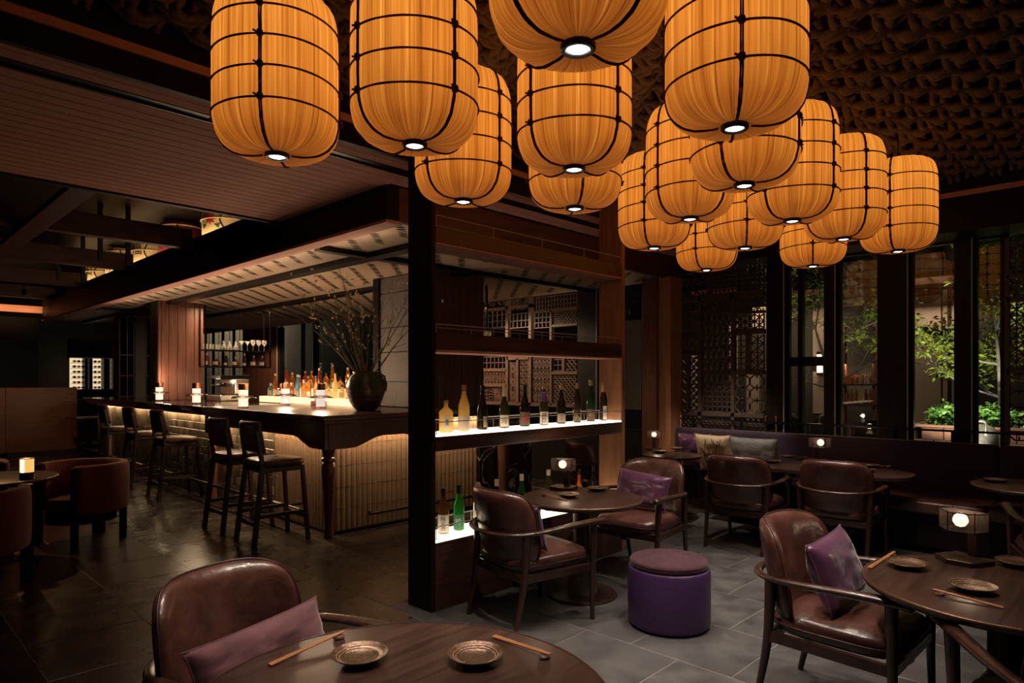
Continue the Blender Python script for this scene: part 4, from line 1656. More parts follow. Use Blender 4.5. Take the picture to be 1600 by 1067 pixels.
for row, (xo, z0, n) in enumerate(((4.47, CT + .087, 15), (4.72, CT + .202, 13))):
    for k in range(n):
        y = 7.06 + 2.3 * k / (n - 1) + rs.uniform(-.02, .02)
        if row == 1 and 7.18 < y < 7.54:
            continue
        kd = rs.choice(kinds)
        c, cw = rs.choice(cols)
        lab = '%s %s spirits bottle on the %s step of the light box' % (cw, shape_w[kd], ('lower', 'upper')[row])
        bottle(kd, c, (xo, y, z0), lab, 1.0, rs.uniform(.88, 1.02), rs.choice(('cap_gold', 'cap_black', 'cork', 'cap_white')), .02,
               ('label_tan' if rs.random() < .6 else 'paper', .02, .09, .8), group=SPG, square=(kd == 'square'))
MB().b2((0, 0, 0), (.12, .16, .10)).obj('carton', 'red_print', tag(thing('carton', 'orange red carton standing among the bottles on the light box', 'carton', (4.66, 7.28, CT + .202)), None))
cad = thing('garnish_caddy', 'dark wooden garnish caddy in front of the light box', 'caddy', (4.24, 7.52, CT + .001))
MB().b2((0, 0, 0), (.10, .24, .055)).obj('tray', 'copper', cad, bevel=.004)
for k in range(4):
    MB().lathe([(.0, .056), (.014, .056), (.017, .09), (.013, .10), (.0, .10)], 10, (.05, .04 + k * .053, 0)).obj('jar', 'cap_white', cad, smooth=True)

# ---- hanging rack with glasses and bottles over the back bar
RVV = 10.9
rk = thing('hanging_rack', 'thin black hanging rack with two shelves above the bar', 'rack', (4.05, RVV, 1.70))
for z in (1.705, 1.975):
    MB().b2((0, -.13, z - 1.72), (1.10, .13, z - 1.70)).obj('rack_shelf', 'black_metal', rk)
for x in (.01, 1.09):
    for y in (-.12, .12):
        MB().b2((x - .01, y - .01, 0), (x + .01, y + .01, .985)).obj('rack_post', 'black_metal', rk)
names = [('whisky', 'rose', 'pot-still red brown'), ('flask', 'rose', 'round red brown'), ('sake', 'dark', 'dark slim labelled'), ('flask', 'amber', 'round amber decanter'), ('sake', 'dark', 'second dark slim labelled'), ('decanter', 'rose', 'conical red brown'), ('decanter', 'dark', 'conical black')]
for k, (kd, c, wd_) in enumerate(names):
    bottle(kd, c, (4.13 + .155 * k, RVV, 1.706), '%s bottle on the lower shelf of the hanging rack' % wd_, 1.0, .68 if kd == 'sake' else .9, 'cap_gold', .03, ('paper', .03, .09, .8), group='bottles on the hanging rack')
GP = {'tumbler': [(.0, .004), (.030, .004), (.034, .09), (.036, .09), (.033, .0), (.0, .0)],
      'wine glass': [(.0, .0), (.034, .0), (.034, .003), (.004, .008), (.004, .08), (.030, .11), (.040, .14), (.036, .185), (.034, .185), (.037, .14), (.028, .113), (.0, .086)],
      'martini glass': [(.0, .0), (.034, .0), (.034, .003), (.004, .008), (.004, .09), (.045, .160), (.043, .160), (.0, .092)],
      'carafe': [(.0, .0), (.036, .0), (.042, .03), (.030, .075), (.014, .10), (.018, .15), (.015, .15), (.010, .10), (.0, .08)]}
gm = {k: MB().lathe(p, 18).mesh('glass', 'clear_glass', True) for k, p in GP.items()}
seq = ['tumbler', 'tumbler', 'tumbler', 'carafe', 'carafe', 'carafe', 'martini glass', 'martini glass', 'wine glass', 'wine glass', 'wine glass']
for k, nm in enumerate(seq):
    o = inst(nm.replace(' ', '_'), gm[nm], None, (4.11 + .098 * k, RVV, 1.976))
    tag(o, 'clear %s on the upper shelf of the hanging rack' % nm, 'glass', '%s row on the hanging rack' % nm)
light('AREA', (.55, 0, 1.0 - .03), 30.0, WARM, rk, .9, .05, name='rack_light')
# espresso machine glowing behind the counter
em = thing('espresso_machine', 'steel espresso machine lit from within behind the bar', 'machine', (4.05, 10.15, CT))
MB().b2((0, 0, 0), (.45, .55, .09)).obj('base', 'steel', em, bevel=.01)
MB().b2((.22, 0, .091), (.45, .55, .34)).obj('body', 'steel', em, bevel=.02)
MB().b2((0, 0, .341), (.45, .55, .40)).obj('cup_tray', 'black_metal', em, bevel=.01)
for k in range(3):
    MB().lathe([(.03, .22), (.035, .25), (.035, .28)], 12, (.12, .12 + .16 * k, 0)).rod((.12, .12 + .16 * k, .25), (.0, .12 + .16 * k, .235), .01).obj('group_head', 'black_metal', em)
light('POINT', (.08, .28, .31), 3.0, WARM, em, .05)

# ---- wood-clad pier and shelving at the far end of the bar
pr_ = thing('column', None, None)
pr_['kind'] = 'structure'
a, b = onV(247, 0, 11.2).x, onV(318, 0, 11.2).x
MB().b2((a, 11.24, CT), (b, 11.6, 2.744)).obj('core', 'near_black_wood', pr_)
ed = [0, .07, .23, .42, .60, .79, .93, 1.0]
for e0, e1 in zip(ed, ed[1:]):
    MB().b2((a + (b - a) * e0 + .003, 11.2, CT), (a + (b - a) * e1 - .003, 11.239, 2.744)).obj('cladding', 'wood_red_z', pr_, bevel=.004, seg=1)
bk = thing('book_shelf', 'dark shelving bay with upright folders beside a stone strip', 'shelf', (onV(186, 0, 14.1).x, 14.1, 0))
x0 = onV(186, 0, 14.1).x
wx = onV(247, 0, 14.1).x - x0
MB().b2((0, .25, 0), (wx + .4, .30, 2.70)).obj('back_board', 'near_black_wood', bk)
MB().b2((wx * .40, -.02, 0), (wx * .66, .249, 2.70)).obj('stone_strip', 'granite', bk)
for fx in (0.0, .19, .36, .68, .84, 1.0):
    MB().b2((wx * fx, 0, 0), (wx * fx + .02, .249, 2.70)).obj('upright', 'wood_z', bk)
for z in (.75, 1.15, 1.55, 1.95):
    MB().b2((0.021, .01, z), (wx * .39, .24, z + .025)).obj('shelf_board', 'wood_x', bk)
    MB().b2((wx * .67, .01, z), (wx, .24, z + .025)).obj('shelf_board', 'wood_x', bk)
# second glass rack seen through the bottle shelf
rk2 = thing('hanging_rack', 'black hanging rack with upturned wine glasses beyond the bottle shelf', 'rack', (5.65, 6.3, 1.95))
for x in (0, .34):
    MB().b2((x, 0, 0), (x + .03, .03, .794)).obj('rack_post', 'black_metal', rk2)
MB().b2((-.05, -.12, -.02), (.45, .14, 0)).obj('rack_shelf', 'black_metal', rk2)
for k in range(4):
    o = inst('wine_glass', gm['wine glass'], None, (5.69 + .09 * k, 6.225, 1.951))
    tag(o, 'wine glass on the rack seen over the second shelf of the divider', 'glass', 'wine glasses on the second rack')
light('AREA', (.2, .02, .5), 1.5, WARM, rk2, .3, .1, name='rack_light')
light('AREA', (5.05, 8.2, 2.66), 14, WARM, None, .08, 4.0, (0, R(-20), 0), name='back_bar_light')
light('SPOT', (6.3, 13.6, 2.68), 160, WARM, None, .05, rot=(R(40), 0, R(-28)), spot=75, name='back_bar_light')  # added spot without a fixture, brightens the far wood wall panels
light('AREA', (3.20, 8.2, 2.55), 6, WARM, None, .05, 7.4, (0, R(180 - 25), 0), name='cove_light')

# ================================================================== ARMCHAIRS
def soft_shell(fn, nu, nv, name, m):
    mb = MB().grid(lambda a, b: fn(a, b, 1), nu, nv)
    mb.grid(lambda a, b: fn(a, b, -1), nu, nv)
    me = mb.mesh(name, m, False)
    bm = bmesh.new()
    bm.from_mesh(me)
    bmesh.ops.remove_doubles(bm, verts=bm.verts, dist=.0006)
    bmesh.ops.recalc_face_normals(bm, faces=bm.faces)
    bm.to_mesh(me)
    bm.free()
    me.polygons.foreach_set('use_smooth', [True] * len(me.polygons))
    return me


def back_xy(x, z):
    return -.245 - .105 * (z - .40) / .42 + .15 * (abs(x) / .285) ** 2.2 * (.75 + .25 * (z - .4) / .42)


def make_chair():
    root = thing('armchair', 'x', 'chair', (0, 0, 0))
    for s in (-1, 1):
        MB().tube(catmull([(s * .268, .272, 0), (s * .278, .262, .30), (s * .288, .262, .602)], 5), [.0135 + .012 * i / 10 for i in range(11)], 12).obj('leg', 'chair_wood', root, smooth=True)
        MB().tube(catmull([(s * .252, -.315, 0), (s * .262, -.255, .30), (s * .268, -.236, .585)], 5), [.0135 + .0125 * i / 10 for i in range(11)], 12).obj('leg', 'chair_wood', root, smooth=True)
        MB().bar((s * .264, -.25, .335), (s * .278, .262, .335), .024, .05).obj('side_rail', 'chair_wood', root, bevel=.006)
    pts = [(.290, .345, .612), (.302, .27, .619), (.314, .10, .618), (.312, -.07, .609), (.278, -.225, .597), (.190, -.328, .589), (.08, -.370, .586), (0, -.378, .586)]
    path = catmull(pts + [(-x, y, z) for x, y, z in reversed(pts[:-1])], 5)
    n = len(path)
    rad = []
    for i in range(n):
        q = min(i, n - 1 - i) / (n / 2)
        rad.append(.020 + .016 * max(0, 1 - q * 1.7) if i not in (0, n - 1) else .020)
    MB().tube(path, rad, 14, flat=.62, up=(0, 0, 1)).obj('arm_rail', 'chair_wood', root, smooth='all')
    MB().bar((-.262, -.25, .33), (.262, -.25, .33), .024, .05).obj('back_rail', 'chair_wood', root, bevel=.006)
    MB().bar((-.276, .262, .335), (.276, .262, .335), .024, .05).obj('front_rail', 'chair_wood', root, bevel=.006)
    MB().bar((-.02, -.25, .30), (.0, .262, .30), .05, .022).obj('under_brace', 'chair_wood', root)
    seat = pad(.272, .285, .352, .445, 4.2, 56, .018, .040).obj('seat', 'leather', root, smooth='all', loc=(0, .012, 0))
    pp = [(x * .272, y * .285 + .0, .398) for x, y in superell(1, 1, 4.2, 56)]
    MB().tube(pp + pp[:1], .0045, 6, caps=False).obj('piping', 'leather_seam', seat, smooth='all')

    def fn(a, b, side):
        # squircle mapping: rounded top corners
        p, q = 2 * a - 1, 2 * b - 1
        x = p * (1 - .10 * abs(q) ** 5) * .287 * (1 - .045 * max(0, q) ** 2)
        z = .615 + .225 * q * (1 - .16 * abs(p) ** 6)
        e = (1 - abs(p) ** 5) * (1 - abs(q) ** 5)
        th_ = .043 * max(0, e) ** .42
        y = back_xy(x, z)
        nx = -.30 * x / .285
        return (x + side * nx * th_, y + side * th_, z)
    bkr = inst('backrest', soft_shell(fn, 29, 23, 'backrest', 'leather'), root)
    loop = []
    for k in range(100):
        s, t = divmod(k, 25)
        q = -1 + 2 * t / 25
        p_, q_ = [(q, -1), (1, q), (-q, 1), (-1, -q)][s]
        loop.append(fn((p_ + 1) / 2, (q_ + 1) / 2, 1))
    MB().tube(loop + loop[:1], .0042, 6, caps=False).obj('piping', 'leather_seam', bkr, smooth='all')
    return root


def head(p, q):
    return math.atan2(q[1], q[0]) - PI / 2


chair = make_chair()
CHG = 'leather armchairs of the lounge'
CH = [((3.06, 2.80), (.983, -.185), 'brown leather armchair with its back to the low lit bottles'),
      ((4.38, 2.86), (-1, -.10), 'brown leather armchair holding a shiny plum cushion, across the round table from the bottle shelf'),
      ((5.72, 2.60), (.99, .05), 'armchair pulled up to the long table opposite the cream and grey cushions'),
      ((5.93, 1.86), (.99, .05), 'armchair pulled up to the long table in front of its glass lamp'),
      ((3.20, .98), (-.03, -1), 'armchair holding a plum cushion sideways to the dark round table with the box lamp'),
      ((2.73, .12), (.83, .56), 'armchair with only its arm showing under the dark round table'),
      ((5.50, .34), (.95, .28), 'armchair turned to the small round table beside the banquette'),
      ((.99, 2.035), (.31, -.95), 'large brown leather armchair with a rose cushion at the table with two bronze plates'),
      ((5.85, 4.35), (.95, -.35), 'armchair by the small round table at the wood-clad column')]
chairs = []
for i, (p, f, lab) in enumerate(CH):
    chairs.append(place(chair, i == 0, (p[0], p[1], 0), head(p, f), lab, CHG))

# loose cushions on the chairs
_pc = {}


def cushion(i, wd, ht, th_, m, label, off=(0, 0, 0), lean=-.30, yaw=0.0, roll=0.0, seed=1, at=None, rz=None, cat='cushion', group=None, z=None):
    key = (wd, ht, th_, m, seed)
    if key not in _pc:
        _pc[key] = pillow_mesh('cover', m, wd, ht, th_, seed, .008)
    root = thing('cushion', label, cat, (0, 0, 0), 0, group)
    if at is None:
        base_ = chairs[i].matrix_basis
        c = Matrix.Translation(chairs[i].location) @ Matrix.Rotation(chairs[i].rotation_euler.z, 4, 'Z')
        pos = c @ Vector(off)
        ang = chairs[i].rotation_euler.z
    else:
        pos, ang = Vector(at), rz
    root.location = pos
    rotm = Matrix.Rotation(ang + yaw, 4, 'Z') @ Matrix.Rotation(lean, 4, 'X') @ Matrix.Rotation(roll, 4, 'Y')
    root.rotation_euler = rotm.to_euler()
    lo = min((rotm @ v.co).z for v in _pc[key].vertices)
    root.location.z = (.466 if at is None else .457) - lo + .004
    inst('cover', _pc[key], root, (0, 0, 0))
    MB().tube(edge_loop(wd, ht, 1.0), .0035, 6, caps=False).obj('piping', m, root, smooth='all')
    return root


cushion(0, .44, .28, .11, 'plum_satin', 'plum satin cushion tucked in the armchair backing the bottle shelf', (0.02, -.10, .60), .26)
cushion(1, .47, .27, .12, 'plum_satin', 'shiny crumpled plum cushion on the armchair across from the bottle shelf', (0.03, -.10, .60), .28, roll=-.10, seed=2)
cushion(2, .42, .30, .11, 'plum_satin', 'plum cushion peeking past the armchair opposite the grey cushion', (.02, -.10, .59), .26)
cushion(3, .44, .30, .11, 'plum_satin', 'plum cushion peeking past the armchair in front of the glass lamp', (.03, -.10, .59), .26)
cushion(4, .44, .31, .13, 'plum_satin', 'plum satin cushion standing on edge in the armchair by the dark round table', (.0, -.05, .60), .34, roll=.06, seed=3)
cushion(7, .56, .24, .12, 'rose_suede', 'dusty rose suede cushion in the armchair at the bronze plates', (.0, -.045, .575), .36, seed=4)

# ================================================================== OTTOMAN
op = G(1045, 974)
ot = thing('ottoman', 'round purple leather ottoman with a plum padded lid', 'ottoman', (op.x, op.y, 0))
r = .248
MB().lathe([(.0, .006), (r - .02, .006), (r - .004, .018), (r, .04), (r, .335), (r - .006, .352), (r - .02, .360), (.0, .360)], 64).obj('body', 'purple_leather', ot, smooth=True)
MB().lathe([(.0, 0), (r - .03, 0), (r - .03, .006), (0, .006)], 48).obj('foot', 'black', ot)
MB().lathe([(.0, .361), (r - .022, .361), (r - .014, .368), (r - .013, .392), (r - .022, .402), (r - .06, .407), (0, .409)], 64).obj('lid', 'plum_suede', ot, smooth=True)


# ================================================================== TABLES
mat('rim_bronze', (.12, .062, .036), None, .35, metal=.6)


def round_table(label, c, rad, z=.675, base=True, stone=True, rim='brass', top='table_wood', thick=.035):
    t = thing('round_table', label, 'table', (c[0], c[1], 0))
    tp_ = MB().lathe([(.0, z - thick), (rad - .03, z - thick), (rad - .006, z - thick + .012), (rad, z - .010), (rad - .003, z - .002), (rad - .008, z), (0, z)], 80).obj('table_top', top, t, smooth=True)
    MB().lathe([(rad + .0005, z - .012), (rad + .0015, z - .007), (rad - .002, z + .0006), (rad - .007, z + .0010)], 80, caps=False).obj('rim_edge', 'rim_bronze', tp_, smooth='all')
    MB().lathe([(.085, .30), (.062, .34), (.060, z - thick - .02), (.10, z - thick - .001)], 28).obj('pedestal', 'bronze', t, smooth=True)
    MB().lathe([(.105, .021), (.085, .299)], 36).obj('pedestal_stone', 'table_stone' if stone else 'bronze', t, smooth=True)
    MB().lathe([(.0, 0), (.235, 0), (.245, .006), (.24, .016), (.12, .020), (0, .020)], 48).obj('foot', 'bronze', t, smooth=True)
    return t


TZ = .675
T1 = (3.61, 2.83)
round_table('round dark table between two armchairs in front of the bottle shelf', T1, .42)
T2 = (6.22, 3.66)
round_table('small round table at the wood-clad column end of the banquette', T2, .31, .69)
T4 = (6.28, .60)
round_table('round wooden table with one bronze plate beside the banquette corner', T4, .41, .69)
T5 = (3.20, .40)
round_table('dark round table carrying the hexagonal glass lamp', T5, .50)
T6 = (1.0, 1.37)
round_table('large round wooden table set with two bronze plates', T6, .55)
TL = (.88, 6.90)
round_table('round dark table with a glowing candle lamp between red tub chairs', TL, .46, stone=False)
# long table
T3 = (6.25, 2.20)
t3 = thing('long_table', 'long blunt-ended wooden table before the banquette', 'table', (T3[0], T3[1], 0))
out = superell(.36, .80, 3.0, 72)
MB().prism([(x, y) for x, y in out], .655, .69).obj('table_top', 'table_wood', t3, bevel=.006, seg=2)
for s in (-1, 1):
    MB().b2((.07, s * .38 - .05, .03), (.17, s * .38 + .05, .654)).obj('pedestal', 'near_black_wood', t3, bevel=.006)
    MB().b2((-.22, s * .38 - .16, 0), (.22, s * .38 + .16, .03)).obj('foot', 'near_black_wood', t3, bevel=.008)
MB().b2((.08, -.32, .10), (.16, .32, .15)).obj('stretcher', 'chair_wood', t3)

# plates, chopsticks, rests
plate_me = MB().lathe([(.0, .004), (.048, .004), (.054, .006), (.072, .016), (.081, .022), (.083, .0235), (.0815, .0255), (.078, .0245), (.060, .0135), (.052, .0105), (.050, .0115), (.046, .0095), (.0, .009)], 48).mesh('dish', 'plate_glaze', True)
ring_me = MB().tube([(.066 * math.cos(2 * PI * k / 40), .066 * math.sin(2 * PI * k / 40), .0178) for k in range(41)], .0011, 5, caps=False).tube([(.058 * math.cos(2 * PI * k / 40), .058 * math.sin(2 * PI * k / 40), .0138) for k in range(41)], .0010, 5, caps=False).mesh('groove_rings', 'plate_brush', 'all')


def plate(c, z, label, s=1.0, stroke=False, group='bronze plates on the tables'):
    p = thing('plate', label, 'plate', (c[0], c[1], z + .0005), 0, group)
    p.scale = (s, s, s)
    d = inst('dish', plate_me, p)
    inst('groove_rings', ring_me, p)
    MB().lathe([(.030, 0), (.032, .004)], 24, caps=False).obj('foot_ring', 'plate_glaze', p)
    if stroke:
        MB().lathe([(.056, .0128), (.072, .0200)], 16, caps=False, arc=(R(-45), R(55))).obj('brush_stroke', 'plate_brush', p, smooth='all')
    return p


def sticks(c, ang, z, label, rest=.085, n=2, L=.225):
    g = thing('chopsticks', 'pair of wooden chopsticks ' + label, 'chopsticks', (c[0], c[1], z), ang)
    for k in range(n):
        y = -.004 + .008 * k
        MB().tube([(-L / 2, y * 1.2, .0045), (L / 2, y * .9, .0175)], [.0036, .0026], 6).obj('chopstick', 'chopstick', g, smooth=True)
    r_ = thing('chopstick_rest', 'small pebble chopstick rest ' + label, 'rest', (c[0] + math.cos(ang) * rest, c[1] + math.sin(ang) * rest, z))
    MB().lathe([(.0, 0), (.012, .0005), (.018, .004), (.016, .0085), (.008, .011), (.0, .0115)], 16).obj('pebble', 'pebble', r_, smooth=True)
    r_.scale = (1.15, .9, 1)
    return g


def at_(px, py, z):
    p = G(px, py, z)
    return (p.x, p.y)


Q = plate
Q(at_(562, 1024, .69), TZ, 'bronze plate with a pale brushstroke on the large round table', 1.0, True)
Q(at_(743, 1024, .69), TZ, 'bronze plate without brushstroke on the large round table', 1.0)


def stick_px(p0, p1, z, label, flip=False):
    """chopsticks lying from pixel p0 to pixel p1, the rest under p1"""
    a, b = Vector(at_(*p0, z + .008)), Vector(at_(*p1, z + .008))
    d = b - a
    c = (a + b) / 2
    L = d.length
    ang = math.atan2(d.y, d.x)
    return sticks((c.x, c.y), ang, z, label, rest=L / 2 - .022, L=L)


stick_px((421, 1037), (538, 990), TZ, 'beside the brushstroke plate on the large round table')
stick_px((772, 992), (860, 1027), TZ, 'beside the plain plate on the large round table')
Q(at_(888, 773, .69), TZ, 'bronze plate beside the chopsticks on the table at the bottle shelf', .95)
Q(at_(934, 763, .69), TZ, 'bronze plate opposite the armchair cushion on the table at the bottle shelf', .95)
stick_px((886, 781), (846, 772), TZ, 'on the round table at the bottle shelf')
Q(at_(1417, 881, .69), TZ, 'bronze plate nearest the plum cushion chair on the dark round table', 1.0)
Q(at_(1520, 917, .69), TZ, 'bronze plate beside the long chopsticks on the dark round table', 1.0)
Q(at_(1590, 879, .69), TZ, 'bronze plate behind the glass lamp on the dark round table', 1.0)
stick_px((1358, 886), (1397, 865), TZ, 'at the edge of the dark round table')
stick_px((1568, 948), (1458, 924), TZ, 'beside the plate on the dark round table')
for px, py, lab in ((1231, 714, 'facing the grey cushion'), (1207, 721, 'facing the armchair opposite the cushions'), (1359, 728, 'by the banquette side past the lamp'), (1352, 735, 'by the armchair side past the lamp')):
    Q(at_(px, py, .70), .69, 'bronze plate on the long table ' + lab, 1.0)
stick_px((1368, 728), (1392, 729), .69, 'on the long table past the lamp')
stick_px((1244, 714), (1262, 715), .69, 'on the long table before the grey cushion')
Q(at_(1556, 751, .70), .69, 'bronze plate on the small wooden table beside the banquette corner', 1.0)
Q(at_(1056, 701, .70), .69, 'bronze plate on the small column-end table beside the purple cushion', 1.0)
Q(at_(1031, 706, .70), .69, 'bronze plate on the small column-end table beside the armchair', 1.0)

# ---- glass table lamps
emit('globe_glow', (1.0, .84, .66), 1.4)


def table_lamp(c, z, rz, label, s=1.0):
    t = thing('table_lamp', label, 'lamp', (c[0], c[1], z + .0005), rz, 'glass box table lamps')
    t.scale = (s, s, s)
    MB().prism([(-.09, -.055), (.0, -.095), (.09, -.055), (.09, .075), (-.09, .075)], 0, .022).obj('base', 'bronze', t, bevel=.002, seg=1)
    MB().b2((-.022, .052, .0225), (.022, .075, .20)).obj('post', 'bronze', t, bevel=.002, seg=1)
    hexp = [(-.085, .045), (-.085, -.035), (0, -.085), (.085, -.035), (.085, .045)]
    h = MB().prism(hexp, .145, .225).obj('glass_head', 'lamp_pane', t)
    fm = MB()
    for zz in (.145, .225):
        for i in range(5):
            a, b = hexp[i], hexp[(i + 1) % 5]
            fm.rod((a[0], a[1], zz), (b[0], b[1], zz), .0022, n=5)
    for a in hexp:
        fm.rod((a[0], a[1], .138), (a[0], a[1], .234), .0022, n=5)
    fm.obj('edge_wire', 'black_metal', h)
    MB().lathe([(.0, -.03), (.018, -.024), (.029, -.008), (.03, .004), (.024, .02), (.010, .029), (.0, .03)], 20, (0, -.012, .185)).obj('globe', 'globe_glow', h, smooth='all')
    light('POINT', (0, -.012, .26), 1.0, (1, .76, .52), t, .03)
    return t


table_lamp(at_(1281, 723, .69), .69, R(-40), 'glass box lamp with glowing globe on the long table', 1.05)
table_lamp(at_(880, 764, TZ), TZ, R(-75), 'glass box lamp on the round table at the bottle shelf', 1.0)
table_lamp(at_(1504, 878, TZ), TZ, R(-120), 'glass box lamp on the dark round table with three plates', 1.02)
table_lamp(at_(1022, 703, .69), .69, R(-60), 'glass box lamp on the small table at the wood-clad column', .95)
cl = thing('candle_lamp', 'small cylindrical candle lamp on the table between red tub chairs', 'lamp', (*at_(42, 748, TZ), TZ + .0005))
emit('candle_glow', (1.0, .58, .16), .75)
MB().lathe([(.0, 0), (.05, 0), (.052, .004), (.052, .055), (.0, .055)], 28).obj('base', 'bronze', cl, smooth=True)
MB().lathe([(.049, .056), (.049, .165)], 28).obj('glass', 'candle_glow', cl, smooth=True)
MB().lathe([(.0, .166), (.051, .166), (.051, .172), (.0, .172)], 28).obj('lid', 'bronze', cl, smooth=True)
MB().b2((-.014, -.053, .056), (.014, -.0495, .165)).obj('bright_window', 'globe_glow', cl, rot=(0, 0, R(-46)))
light('POINT', (0, 0, .21), 1.0, (1, .62, .25), cl, .04)
mn = thing('menu_stand', 'small dark menu stand on the table between red tub chairs', 'menu', (TL[0] - .05, TL[1] + .22, TZ + .0005), R(20))
MB().b2((-.07, -.02, 0), (.07, .02, .012)).b2((-.065, -.004, .012), (.065, .004, .15)).obj('card', 'black', mn)

# ================================================================== TUB CHAIRS
def make_tub():
    root = thing('tub_chair', 'x', 'chair', (0, 0, 0))
    # open side faces +Y
    ro, ri = .385, .295
    a0, a1 = R(-218), R(38)

    def sec(q):
        # closed rounded section: radial offset, height
        a = 2 * PI * q
        ca, sa = math.cos(a), math.sin(a)
        x = math.copysign(abs(ca) ** .45, ca) * .5 + .5
        z = math.copysign(abs(sa) ** .35, sa) * .5 + .5
        return x, z
    mb = MB()

    def fn(a, b):
        th_ = a0 + (a1 - a0) * b
        x, z = sec(a)
        r_ = ri + (ro - ri) * x
        return (r_ * math.cos(th_), r_ * math.sin(th_), .29 + .44 * z)
    nu, nv = 28, 44
    mb.grid(fn, nu, nv, wrap=True)
    mb.f.append(tuple(range(nu)))
    mb.f.append(tuple((nv - 1) * nu + k for k in range(nu)))
    mb.obj('back_shell', 'red_boucle', root, smooth=True)
    MB().lathe([(.0, .30), (.27, .30), (.285, .315), (.287, .40), (.27, .425), (.0, .435)], 48).obj('seat', 'leather', root, smooth=True)
    MB().lathe([(.0, .20), (.28, .20), (.28, .299), (.0, .299)], 40).obj('seat_base', 'near_black_wood', root)
    for a in (38, 142):
        x, y = .345 * math.cos(R(a)), .345 * math.sin(R(a))
        MB().box((x * 1.06, y * 1.06, .36), (.075, .055, .72), R(a)).obj('post', 'near_black_wood', root, bevel=.004, seg=1)
    for a in (-55, -125):
        x, y = .33 * math.cos(R(a)), .33 * math.sin(R(a))
        MB().box((x, y, .145), (.06, .10, .289), R(a)).obj('leg', 'near_black_wood', root, bevel=.004, seg=1)
    return root


tub = make_tub()
TG = 'red tub chairs round the candle lamp table'
for i, (x, y, f, lab) in enumerate(((1.56, 7.08, (-.95, -.30), 'red fabric tub chair beside the bar stools'),
                                    (.75, 7.85, (.1, -1), 'red fabric tub chair on the far side of the candle lamp table'),
                                    (.60, 5.92, (.55, .84), 'red fabric tub chair with its back to the aisle before the candle lamp'))):
    place(tub, i == 0, (x, y, 0), head((x, y), f), lab, TG)

# ================================================================== BANQUETTE
BQ = 7.05   # front of the back cushion
bq = thing('banquette', 'long aubergine velvet banquette with brown leather seat under the windows', 'banquette', (6.45, 0, 0))


def qp(mb, name, m, parent=bq, **k):
    return mb.obj(name, m, parent, loc=(-6.45, 0, 0) if parent is bq else (0, 0, 0), **k)


yend = 4.12
cuts = [-1.6, .93, 4.12]
for a, b in zip(cuts, cuts[1:]):
    qp(MB().b2((BQ, a + .006, .40), (WU - .08, b - .006, .915)), 'back_cushion', 'aubergine_velvet', bevel=.045, seg=4, smooth=True)
for a, b in ((-1.6, .93), (.93, 3.35)):
    s_ = qp(MB().b2((6.44, a + .004, .345), (BQ - .004, b - .004, .452)), 'seat_cushion', 'leather', bevel=.03, seg=4, smooth=True)
    qp(MB().tube([(6.452, a + .03, .447), (6.452, b - .03, .447)], .0045, 6), 'piping', 'leather_seam', s_)
qp(MB().b2((6.50, -1.6, .06), (WU - .085, 3.33, .344)), 'plinth', 'near_black_wood')
qp(MB().b2((BQ + .01, 3.36, .0), (WU - .085, 4.10, .399)), 'plinth', 'near_black_wood')
# rail above the back
rl = thing('guard_rail', 'thin black metal rail with copper posts above the banquette back', 'rail', (WU - .08, 0, .92))
MB().b2((-.012, -1.6, .085), (.012, 4.12, .105)).obj('rail', 'black_metal', rl)
for k, y in enumerate((-1.2, -.6, 0, .6, 1.12, 1.3, 1.62, 1.8, 2.2, 2.6, 3.05, 3.35, 3.95)):
    MB().b2((-.010, y - .012, -.01), (.010, y + .012, .084)).obj('rail_post', 'black_metal', rl)
for px in (1064, 1197, 1213):
    y = onU(px, 0, WU - .08).y
    MB().rod((0, y, -.01), (0, y, .15), .009).lathe([(.0, .15), (.014, .152), (.012, .17), (.0, .175)], 10, (0, y, 0)).obj('copper_finial', 'copper', rl, smooth=True)
# scatter cushions on the banquette
rzb = PI / 2
cy = lambda px: onU(px, 0, 6.88).y
cushion(0, .42, .42, .13, 'plum_satin', 'purple satin cushion at the end of the banquette', at=(6.93, cy(1084), .672), rz=rzb, lean=-.22, yaw=.05, seed=5)
cp = cushion(0, .45, .45, .13, 'cream_pillow', 'cream cushion with black ink brush marks on the banquette', at=(6.76, cy(1125), .69), rz=rzb, lean=-.30, yaw=-.10, seed=6)
cushion(0, .56, .42, .14, 'grey_weave', 'wide grey woven cushion on the banquette', at=(6.90, cy(1177), .675), rz=rzb, lean=-.22, yaw=-.05, seed=7)
ink = MB()
ri_ = random.Random(8)
for (x0, z0, x1, z1, w0) in ((-.10, .17, -.06, .02, .008), (-.06, .02, -.03, -.12, .012), (.06, .18, .02, .02, .007), (.02, .02, .03, -.10, .013), (.12, .10, .08, -.02, .006), (-.15, .06, -.12, -.05, .004), (-.02, .19, -.09, .10, .005), (.10, -.02, .05, -.14, .008), (-.13, .19, -.11, .11, .006), (.0, .12, -.035, .04, .005)):
    n = 8
    for i in range(n):
        t0, t1 = i / n, (i + 1) / n
        if ri_.random() < .18:
            continue
        pts = []
        for t in (t0, t1):
            x, z = x0 + (x1 - x0) * t + ri_.gauss(0, .002), z0 + (z1 - z0) * t
            X, Z = x / .225, z / .225
            prof_ = max(0, 1 - X ** 4) ** .6 * max(0, 1 - Z ** 4) ** .6
            pts.append((x, .065 * prof_ + .007, z))
        ink.bar(pts[0], pts[1], 1.5 * w0 * ri_.uniform(.6, 1.3), .001, (0, 1, 0))
o = ink.obj('ink_marks', 'ink', cp)
o['kind'] = 'stuff'

